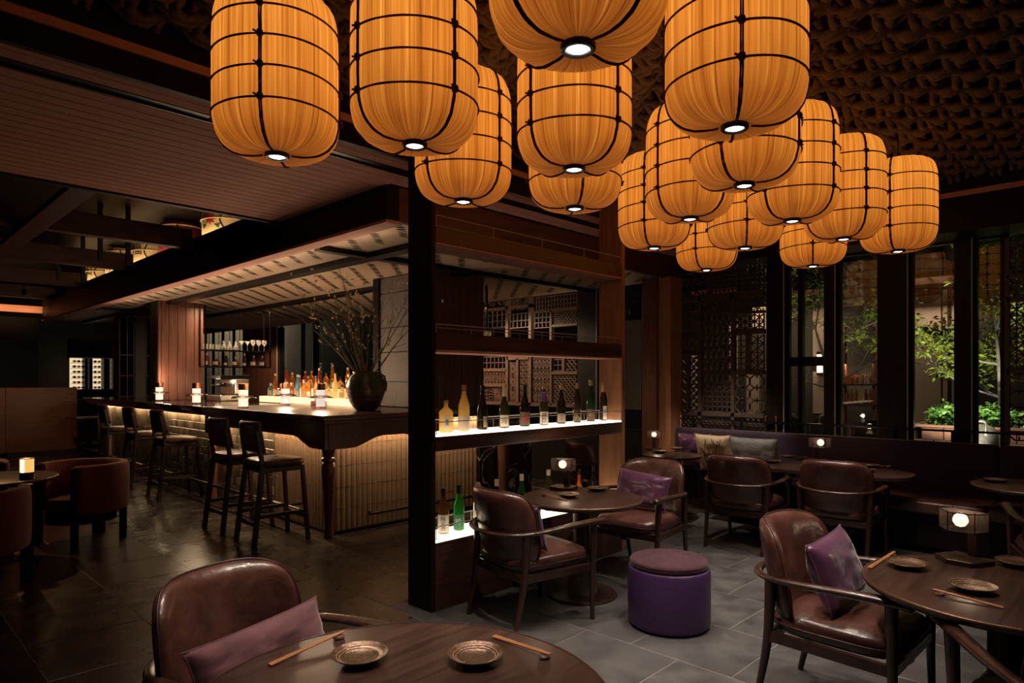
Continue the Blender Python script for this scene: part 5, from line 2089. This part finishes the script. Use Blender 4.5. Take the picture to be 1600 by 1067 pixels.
# ================================================================== LOW PARTITION, FAR END
pa = thing('low_partition', 'tall plain dark wooden partition behind the red tub chairs', 'partition', (2.20, 15.6, 0))
MB().b2((0, 0, .08), (1.16, .12, 1.33)).obj('panel', 'wood_red_x', pa, bevel=.004, seg=1)
MB().b2((.02, .02, 0), (1.14, .10, .079)).obj('plinth', 'black', pa)
MB().b2((-.9, .0, .08), (-.004, .12, 1.33)).obj('panel', 'wood_red_x', pa, bevel=.004, seg=1)
# wine cabinet glowing at the far end
wx0, wx1 = onV(114, 0, 18.2).x, onV(176, 0, 18.2).x
wc = thing('wine_cabinet', 'brightly lit wine cabinet with rows of bottles beyond the bar', 'cabinet', (wx0, 18.2, 0))
W_ = wx1 - wx0
emit('cabinet_glow', (1.0, .80, .50), .75)
MB().b2((0, .30, 1.25), (W_, .33, 2.0)).obj('back_panel', 'cabinet_glow', wc)
MB().b2((-.05, 0, 0), (W_ + .05, .34, 1.24)).obj('cabinet_base', 'near_black_wood', wc)
MB().b2((-.05, 0, 2.01), (W_ + .05, .34, 2.45)).obj('cabinet_head', 'near_black_wood', wc)
for fx in (.30, .42, .78, .86):
    MB().b2((W_ * fx, .02, 1.25), (W_ * fx + .06, .28, 2.0)).obj('stile', 'near_black_wood', wc)
MB().b2((W_ + .0, -.02, 1.25), (W_ + .10, .28, 2.3)).obj('post', 'wood_warm_z', wc)
wb_ = MB().lathe([(.0, 0), (.036, 0), (.036, .16), (.014, .21), (.014, .27), (0, .27)], 8).mesh('wine_bottle', 'glass_olive', True)
wb2 = MB().lathe([(.0, 0), (.036, 0), (.036, .16), (.014, .21), (.014, .27), (0, .27)], 8).mesh('wine_bottle', 'glass_amber', True)
for j in range(6):
    z = 1.25 + j * .125
    MB().b2((0, .10, z), (W_, .29, z + .008)).obj('shelf_board', 'steel', wc)
    k = 0
    x = .04
    while x < W_ - .05:
        f = x / W_
        if not (.28 < f < .48 or .76 < f < .93):
            o = inst('wine_bottle', (wb_, wb2)[(j + k) % 2], None, (wx0 + x, 18.2 + .02, z + .045), (R(-90), 0, 0), (.85, .85, .85))
            tag(o, 'wine bottle lying in the glowing wine cabinet', 'bottle', 'wine bottles lying in the cabinet')
        x += .085
        k += 1
# dining tables near the wine cabinet, small in the picture
ft = thing('side_table', 'narrow dark table with white bowls before the wine cabinet', 'table', (wx0 - .1, 17.3, 0))
MB().b2((0, 0, .99), (W_ + .5, .4, 1.03)).obj('table_top', 'near_black_wood', ft)
for x in (.05, W_ + .4):
    for y in (.05, .35):
        MB().b2((x - .02, y - .02, 0), (x + .02, y + .02, .989)).obj('leg', 'near_black_wood', ft)
bw = MB().lathe([(.0, 0), (.03, 0), (.06, .03), (.075, .055), (.072, .055), (.03, .008), (.0, .006)], 16).mesh('bowl', 'paper', True)
for k in range(3):
    o = inst('bowl', bw, None, (wx0 + .15 + .25 * k, 17.45, 1.031))
    tag(o, 'white bowl on the narrow table before the wine cabinet', 'bowl', 'white bowls on the narrow table')
dt = thing('dining_table', 'small pale-topped table at the far end of the bar stools', 'table', (3.25, 14.95, 0))
MB().b2((-.15, -.35, .72), (.5, .35, .75)).obj('table_top', 'wood_x', dt)
MB().lathe([(.17, 0), (.17, .03), (.05, .05), (.05, .719)], 20, (.17, 0, 0)).obj('pedestal', 'near_black_wood', dt, smooth=True)

# ================================================================== SAKE BARRELS ON THE CANOPY
def make_barrel(body, mark):
    root = thing('sake_barrel', 'x', 'barrel')
    MB().lathe([(.0, 0), (.26, 0), (.275, .03), (.295, .14), (.30, .28), (.29, .42), (.272, .52), (.268, .53), (.0, .53)], 36).obj('body', body, root, smooth=True)
    for z, r_ in ((.05, .286), (.30, .307), (.485, .288)):
        MB().tube([(r_ * math.cos(2 * PI * k / 36), r_ * math.sin(2 * PI * k / 36), z) for k in range(37)], .012, 7, caps=False, lobes=(3, 60)).obj('rope_band', 'barrel_straw', root, smooth='all')
    for q in range(4):
        a = q * PI / 2 + .5
        MB().tube([((.300 - .02 * abs(t - .5)) * math.cos(a + .1 * math.sin(9 * t)), (.300 - .02 * abs(t - .5)) * math.sin(a + .1 * math.sin(9 * t)), .05 + .44 * t) for t in [i / 12 for i in range(13)]], .010, 6).obj('tie_rope', 'near_black_wood', root, smooth='all')
    if mark == 'flower':
        m = MB()
        for k in range(8):
            a = 2 * PI * k / 8
            c, s = math.cos(a), math.sin(a)
            P = [(0, 0), (.045 * c - .016 * s, .045 * s + .016 * c), (.085 * c, .085 * s), (.045 * c + .016 * s, .045 * s - .016 * c)]
            vs = [(.309 * math.sin(x / .309), -.309 * math.cos(x / .309), z + .29) for x, z in P]
            m.add(vs, [(0, 1, 2, 3)])
        m.obj('flower_mark', 'red_print', root)
        m = MB()
        for sx in (-1, 1):
            P = [(sx * .05, -.07), (sx * .13, -.06), (sx * .11, -.12)]
            m.add([(.309 * math.sin(x / .309), -.309 * math.cos(x / .309), z + .29) for x, z in P], [(0, 1, 2)])
        m.obj('leaf_mark', 'green_print', root)
    else:
        inst('print', text_mesh(mark, .20, 'ink', bend=.308), root, (0, 0, .30))
    return root


for i, (y, body, mark, lab) in enumerate(((8.35, 'barrel_straw', 'flower', 'straw sake barrel with a red flower on the canopy'), (9.95, 'barrel_red', '寿', 'dark red sake barrel on the canopy'),
                                          (11.2, 'barrel_straw', '福', 'straw sake barrel beside the red one on the canopy'), (12.6, 'barrel_straw', '正\n宗', 'straw sake barrel with two characters on the canopy'), (14.0, 'barrel_straw', '山', 'straw sake barrel at the far end of the canopy'))):
    b_ = make_barrel(body, mark)
    b_.location = (3.42, y, 3.171)
    b_.rotation_euler = (0, 0, R(-62))
    b_['label'] = lab
    b_['group'] = 'sake barrels on the canopy'
light('AREA', (3.08, 10.8, 3.185), 26, (1, .66, .34), None, .05, 7.0, (0, R(180 + 50), 0), name='barrel_uplight')

# ================================================================== GARDEN AND BUILDING OUTSIDE
XB = 12.2
struct('exterior_wall', MB().b2((XB, -8, 0), (XB + .3, 36, 5)), 'dark_plaster')


def ext(px0, y0, px1, y1, u, m, name, d=.06, **k):
    a, b = onU(px1, 0, u).y, onU(px0, 0, u).y
    z1, z0 = onU((px0 + px1) / 2, y0, u).z, onU((px0 + px1) / 2, y1, u).z
    o = MB().b2((u, a, max(z0, 0)), (u + d, b, z1)).obj(name, m, None, **k)
    o['kind'] = 'structure'
    return o


ext(1424, 462, 1470, 668, XB - .07, 'plaster', 'exterior_panel')
ext(1473, 452, 1480, 668, XB - .07, 'plaster', 'exterior_panel')
ext(1487, 452, 1500, 668, XB - .07, 'plaster', 'exterior_panel')
ext(1270, 470, 1292, 646, XB - .07, 'plaster', 'exterior_panel')
ext(1312, 408, 1348, 478, XB - .07, 'plaster', 'exterior_panel')
ext(975, 500, 1003, 640, XB - .07, 'plaster', 'exterior_panel')
ext(1080, 480, 1200, 640, XB - .07, 'dark_plaster', 'exterior_panel')
for a, b in ((1300, 1236), (1500, 1424), (1600, 1520), (1150, 1080)):
    ext(b, 452 if b < 1300 else 432, a, 460 if b < 1300 else 442, XB - .14, 'wood_pink_y', 'exterior_trim', .06)
sc_ = thing('wall_sconce', 'slim glowing wall sconce on the building across the garden', 'sconce', onU(1281, 568, XB - .16))
MB().lathe([(.05, -.16), (.05, .16)], 14).obj('glass', 'lamp_glow', sc_, smooth=True)
MB().lathe([(.0, .161), (.055, .161), (.055, .21), (.0, .21)], 14).lathe([(.0, -.21), (.055, -.21), (.055, -.161), (.0, -.161)], 14).obj('cap', 'black_metal', sc_)
MB().b2((.05, -.14, -.12), (.09, .14, .12)).obj('wall_plate', 'black_metal', sc_)
light('POINT', (-.12, 0, .0), 8, WARM, sc_, .08)
ob = thing('outdoor_bar', 'dim outdoor back bar with two shelves of bottles beyond the window', 'bar', (XB - .5, onU(1365, 0, XB - .5).y, 0))
w_ob = onU(1312, 0, XB - .5).y - onU(1365, 0, XB - .5).y
for z in (1.08, 1.42):
    MB().b2((0, 0, z - .03), (.25, w_ob, z)).obj('shelf_board', 'wood_y', ob)
MB().b2((-.02, -.03, 0), (.27, w_ob + .03, .75)).obj('counter', 'wood_y', ob)
for q in range(2):
    MB().b2((.1, q * (w_ob - .05), .751), (.2, q * (w_ob - .05) + .05, 2.4)).obj('upright', 'wood_red_z', ob)
bm1 = {c: MB().lathe([(r_, z) for r_, z in PROF['whisky']], 8).mesh('bottle', 'glass_' + c, True) for c in ('amber', 'clear', 'rose')}
ro_ = random.Random(6)
for z, n in ((1.08, 6), (1.42, 10)):
    for k in range(n):
        c = ro_.choice(('amber', 'amber', 'clear', 'rose'))
        o = inst('bottle', bm1[c], None, (XB - .5 + .12, onU(1365, 0, XB - .5).y + .08 + (w_ob - .16) * k / (n - 1), z + .001), scale=(.68, .68, 1.05) if n == 6 else (.42, .42, .8))
        tag(o, '%s bottle on the outdoor bar across the garden' % {'amber': 'amber', 'clear': 'clear', 'rose': 'red brown'}[c], 'bottle', '%s bottles on the outdoor bar' % c)
light('AREA', (.12, w_ob / 2, 1.40), 5, WARM, ob, .1, w_ob * .8)
light('AREA', (.12, w_ob / 2, 1.75), 4, WARM, ob, .1, w_ob * .8)
# planter
PU = 9.3
pl_ = thing('planter', 'long brick planter full of lit green plants outside the windows', 'planter', (PU, 0, 0))
y0, y1 = onU(1700, 0, PU).y, onU(1424, 0, PU).y
MB().b2((.07, y0, 0), (.62, y1 - .06, .86)).obj('soil_box', 'near_black_wood', pl_)
nb_ = 0
brick_me = MB().b2((0, 0, 0), (.06, .225, .145)).mesh('brick', 'brick_red', bevel=.004, seg=1)
for j in range(6):
    y = y1 - .235 - (.1 if j % 2 else 0)
    while y > y0:
        inst('brick', brick_me, pl_, (0, y, .01 + j * .15))
        y -= .235
MB().b2((-.02, y0, .912), (.068, y1, .94)).b2((.60, y0, .912), (.66, y1, .94)).b2((.069, y1 - .06, .912), (.599, y1, .94)).obj('coping', 'brick_red', pl_)
lp = []


def leafmesh(name, m, pts, L0, L1, rnd, parent, up=.3, spread=1.0):
    mb = MB()
    for p in pts:
        L = rnd.uniform(L0, L1)
        d = Vector((rnd.gauss(0, spread), rnd.gauss(0, spread), rnd.gauss(up, .5))).normalized()
        sd = d.cross(Vector((rnd.gauss(0, 1), rnd.gauss(0, 1), rnd.gauss(0, 1)))).normalized() * L * .20
        q = Vector(p)
        dr = Vector((0, 0, -.18 * L))
        mb.add([q, q + d * L * .45 + sd, q + d * L + dr, q + d * L * .45 - sd], [(0, 1, 2), (0, 2, 3)])
    o = mb.obj(name, m, parent)
    o['kind'] = 'stuff'
    return o


rl_ = random.Random(31)
for k in range(5):
    cy0 = y1 - .33 - k * .47
    if cy0 < y0:
        break
    sh = thing('shrub', 'bright green leafy shrub in the brick planter', 'shrub', (PU + .34, cy0, .861), 0, 'shrubs in the brick planter')
    pts = []
    for _ in range(420):
        a, r_, z = rl_.uniform(0, 2 * PI), rl_.random() ** .5 * .22, rl_.uniform(.06, .36)
        pts.append((r_ * math.cos(a), r_ * math.sin(a), z * (1 - .8 * (r_ / .3) ** 2)))
    leafmesh('foliage', 'leaf_b', pts, .06, .12, rl_, sh, .35)
    st__ = MB()
    for q in range(7):
        st__.rod((0, 0, .001), (rl_.uniform(-.15, .15), rl_.uniform(-.15, .15), rl_.uniform(.15, .28)), .006, .003, 5)
    st__.obj('stem', 'bark', sh)
# garden trees
def tree(loc, hgt, lean, seed, label, nleaf, m='leaf', zlo=1.4):
    rr_ = random.Random(seed)
    root = thing('garden_tree', label, 'tree', loc, 0, None)
    trunk = MB()
    lv = []

    def gr(p, d, L, r_, dep):
        n = 6
        path = [p.copy()]
        q = p.copy()
        dd = d.normalized()
        for i in range(n):
            dd = (dd + Vector((rr_.gauss(0, .13), rr_.gauss(0, .13), rr_.gauss(.03, .10)))).normalized()
            q = q + dd * (L / n)
            path.append(q.copy())
        trunk.tube(path, [r_ * (1 - .6 * i / n) for i in range(n + 1)], 5)
        if dep < 3:
            for i in range(2 if dep else 3, n + 1):
                for _ in range(2 if dep < 2 else 1):
                    s = (dd * .5 + Vector((rr_.gauss(0, .8), rr_.gauss(0, .8), rr_.gauss(.1, .4)))).normalized()
                    gr(path[i], s, L * rr_.uniform(.30, .48), r_ * .42, dep + 1)
        if dep >= 2:
            for i in range(1, n + 1):
                if path[i].z > zlo and rr_.random() < nleaf:
                    for _ in range(3):
                        lv.append(path[i] + Vector((rr_.gauss(0, .04), rr_.gauss(0, .04), rr_.gauss(0, .03))))
    gr(Vector((0, 0, 0)), Vector(lean), hgt, .035, 0)
    trunk.obj('trunk', 'bark', root, smooth=True)
    leafmesh('foliage', m, lv, .05, .11, rr_, root, .0)
    return root


tree((10.45, 1.43, 0), 2.7, (0, .06, 1), 5, 'slender garden tree with spotlit yellow green leaves outside the window', .55, 'leaf', 1.35)
tree((11.0, .30, 0), 2.3, (0, .03, 1), 12, 'garden tree behind the planter near the fretwork edge', .5, 'leaf', 1.5)
tree((10.4, 3.15, 0), 2.9, (0, -.05, 1), 8, 'darker garden tree beyond the wall sconce', .35, 'leaf', 1.9)
# outdoor chairs
for k, (px, v_) in enumerate(((1240, 0), (1303, 0), (1374, 0), (1530, 0))):
    p = onU(px, 0, 8.7)
    c_ = thing('patio_chair', 'woven patio chair outside, %s' % ('beside the sconce pier', 'under the bottle shelves with pale towel', 'next to the tall dark pier', 'in front of the planter')[k], 'chair', (8.7, p.y, 0), R(90), 'patio chairs outside the windows')
    c_.scale = (.78, .9, 1)
    MB().b2((-.25, -.25, .38), (.25, .25, .44)).obj('seat', 'wicker', c_, bevel=.02)
    MB().prism(superell(.26, .24, 3.5, 30, (0, .78)), .20, .26, 'y').obj('backrest', 'wicker', c_)
    for sx in (-1, 1):
        for sy in (-1, 1):
            MB().rod((sx * .23, sy * .23, 0), (sx * .22, sy * .22, .38), .014).obj('leg', 'black_metal', c_)
    if k != 2:
        MB().tube(catmull([(-.12, .24, .90), (-.11, .23, 1.035), (0, .23, 1.045), (.11, .23, 1.035), (.12, .24, .92)], 4), .03, 8, flat=.5).obj('towel', 'paper', c_, smooth='all')
# garden lights
light('SPOT', (8.3, 1.5, .35), 330, (1, .88, .62), None, .04, rot=(R(150), 0, R(-78)), spot=80, name='garden_spot')
light('SPOT', (8.2, 1.75, 3.6), 330, (1, .95, .78), None, .05, rot=(R(25), 0, R(-90)), spot=45, name='garden_spot')
light('SPOT', (8.2, .6, 3.6), 260, (1, .95, .78), None, .05, rot=(R(25), 0, R(-90)), spot=60, name='garden_spot')
light('AREA', (XB - .35, onU(1475, 0, XB).y, 2.6), 9, WARM, None, .2, 1.2, (0, R(-12), 0), name='wall_washer')
light('AREA', (XB - .5, 4.6, 2.7), 16, WARM, None, .2, 1.8, (0, R(-12), 0), name='wall_washer')
light('AREA', (XB - 1.6, 29, 4.4), 150, (1, .88, .58), None, .4, 9, (0, R(-40), 0), name='wall_washer')  # added light without a fixture, brightens the panel behind the far windows
light('AREA', (8.4, 6.8, 2.6), 10, AMBER, None, .3, 2.2, (0, R(35), 0), name='screen_backlight')  # area light outside the fretwork screen, aimed back at it
light('SPOT', (6.0, 7.9, 2.66), 150, WARM, None, .05, rot=(R(48), 0, R(-140)), spot=75, name='screen_washer')
# cove glow at the far end
light('AREA', (2.0, 16.2, 2.80), 10, AMBER, None, 2.6, .05, (R(180 - 30), 0, 0), name='cove_light')

MB().b2((XB - .08, 22, 0), (XB - .02, 35.5, 4)).obj('exterior_panel', 'plaster', None)['kind'] = 'structure'  # stand-in for lit greenery, added so the far window panes look bright
ext(1076, 550, 1094, 648, 9.5, 'plaster', 'exterior_panel')
ext(1140, 500, 1150, 600, 9.5, 'plaster', 'exterior_panel')
ext(1176, 480, 1196, 520, 9.5, 'plaster', 'exterior_panel')
ext(1166, 585, 1186, 660, 9.5, 'plaster', 'exterior_panel')
light('AREA', (9.2, 4.6, 2.6), 22, WARM, None, .1, 2.4, (0, R(-14), 0), name='wall_washer')  # added backlight for the dark fretwork screen and the panels behind it

# ================================================================== SPOTLIGHTS IN THE ROPE CEILING
def ceiling_spot(loc, target, energy, cone, label, col=(1.0, .84, .70), blend=.7):
    t = thing('ceiling_spotlight', label, 'spotlight', loc, 0, 'small spotlights in the ceilings')
    d = (Vector(target) - Vector(loc)).normalized()
    e = d.to_track_quat('-Z', 'Y').to_euler()
    MB().lathe([(.028, 0), (.032, .004), (.032, .09), (.01, .10)], 16).obj('housing', 'black_metal', t, smooth=True, rot=e)
    MB().rod((0, 0, .05), (0, 0, .22), .006).obj('stem', 'black_metal', t)
    l_ = light('SPOT', d * .02, energy, col, t, .03, rot=e, spot=cone, blend=blend, name='spot_light')
    return t


ceiling_spot((5.95, 3.05, 3.16), (6.85, 3.45, .65), 210, 40, 'black spotlight aimed at the banquette cushions')
ceiling_spot((5.75, 1.75, 3.16), (6.0, 2.0, .5), 80, 42, 'black spotlight above the long table')
ceiling_spot((5.6, .55, 3.16), (6.1, .75, .5), 70, 36, 'black spotlight above the small table by the banquette')
ceiling_spot((3.40, .45, 3.16), (3.15, 1.0, .5), 110, 44, 'black spotlight above the armchair at the dark round table')
ceiling_spot((.75, 1.50, 3.16), (.95, 2.1, .7), 60, 46, 'black spotlight above the armchair with the rose cushion')
ceiling_spot((1.15, 9.0, 2.95), (1.2, 7.2, .4), 95, 46, 'black spotlight above the red tub chairs', AMBER)
ceiling_spot((2.2, 13.8, 2.95), (2.8, 15.6, 1.0), 60, 50, 'black spotlight before the far partition', AMBER)
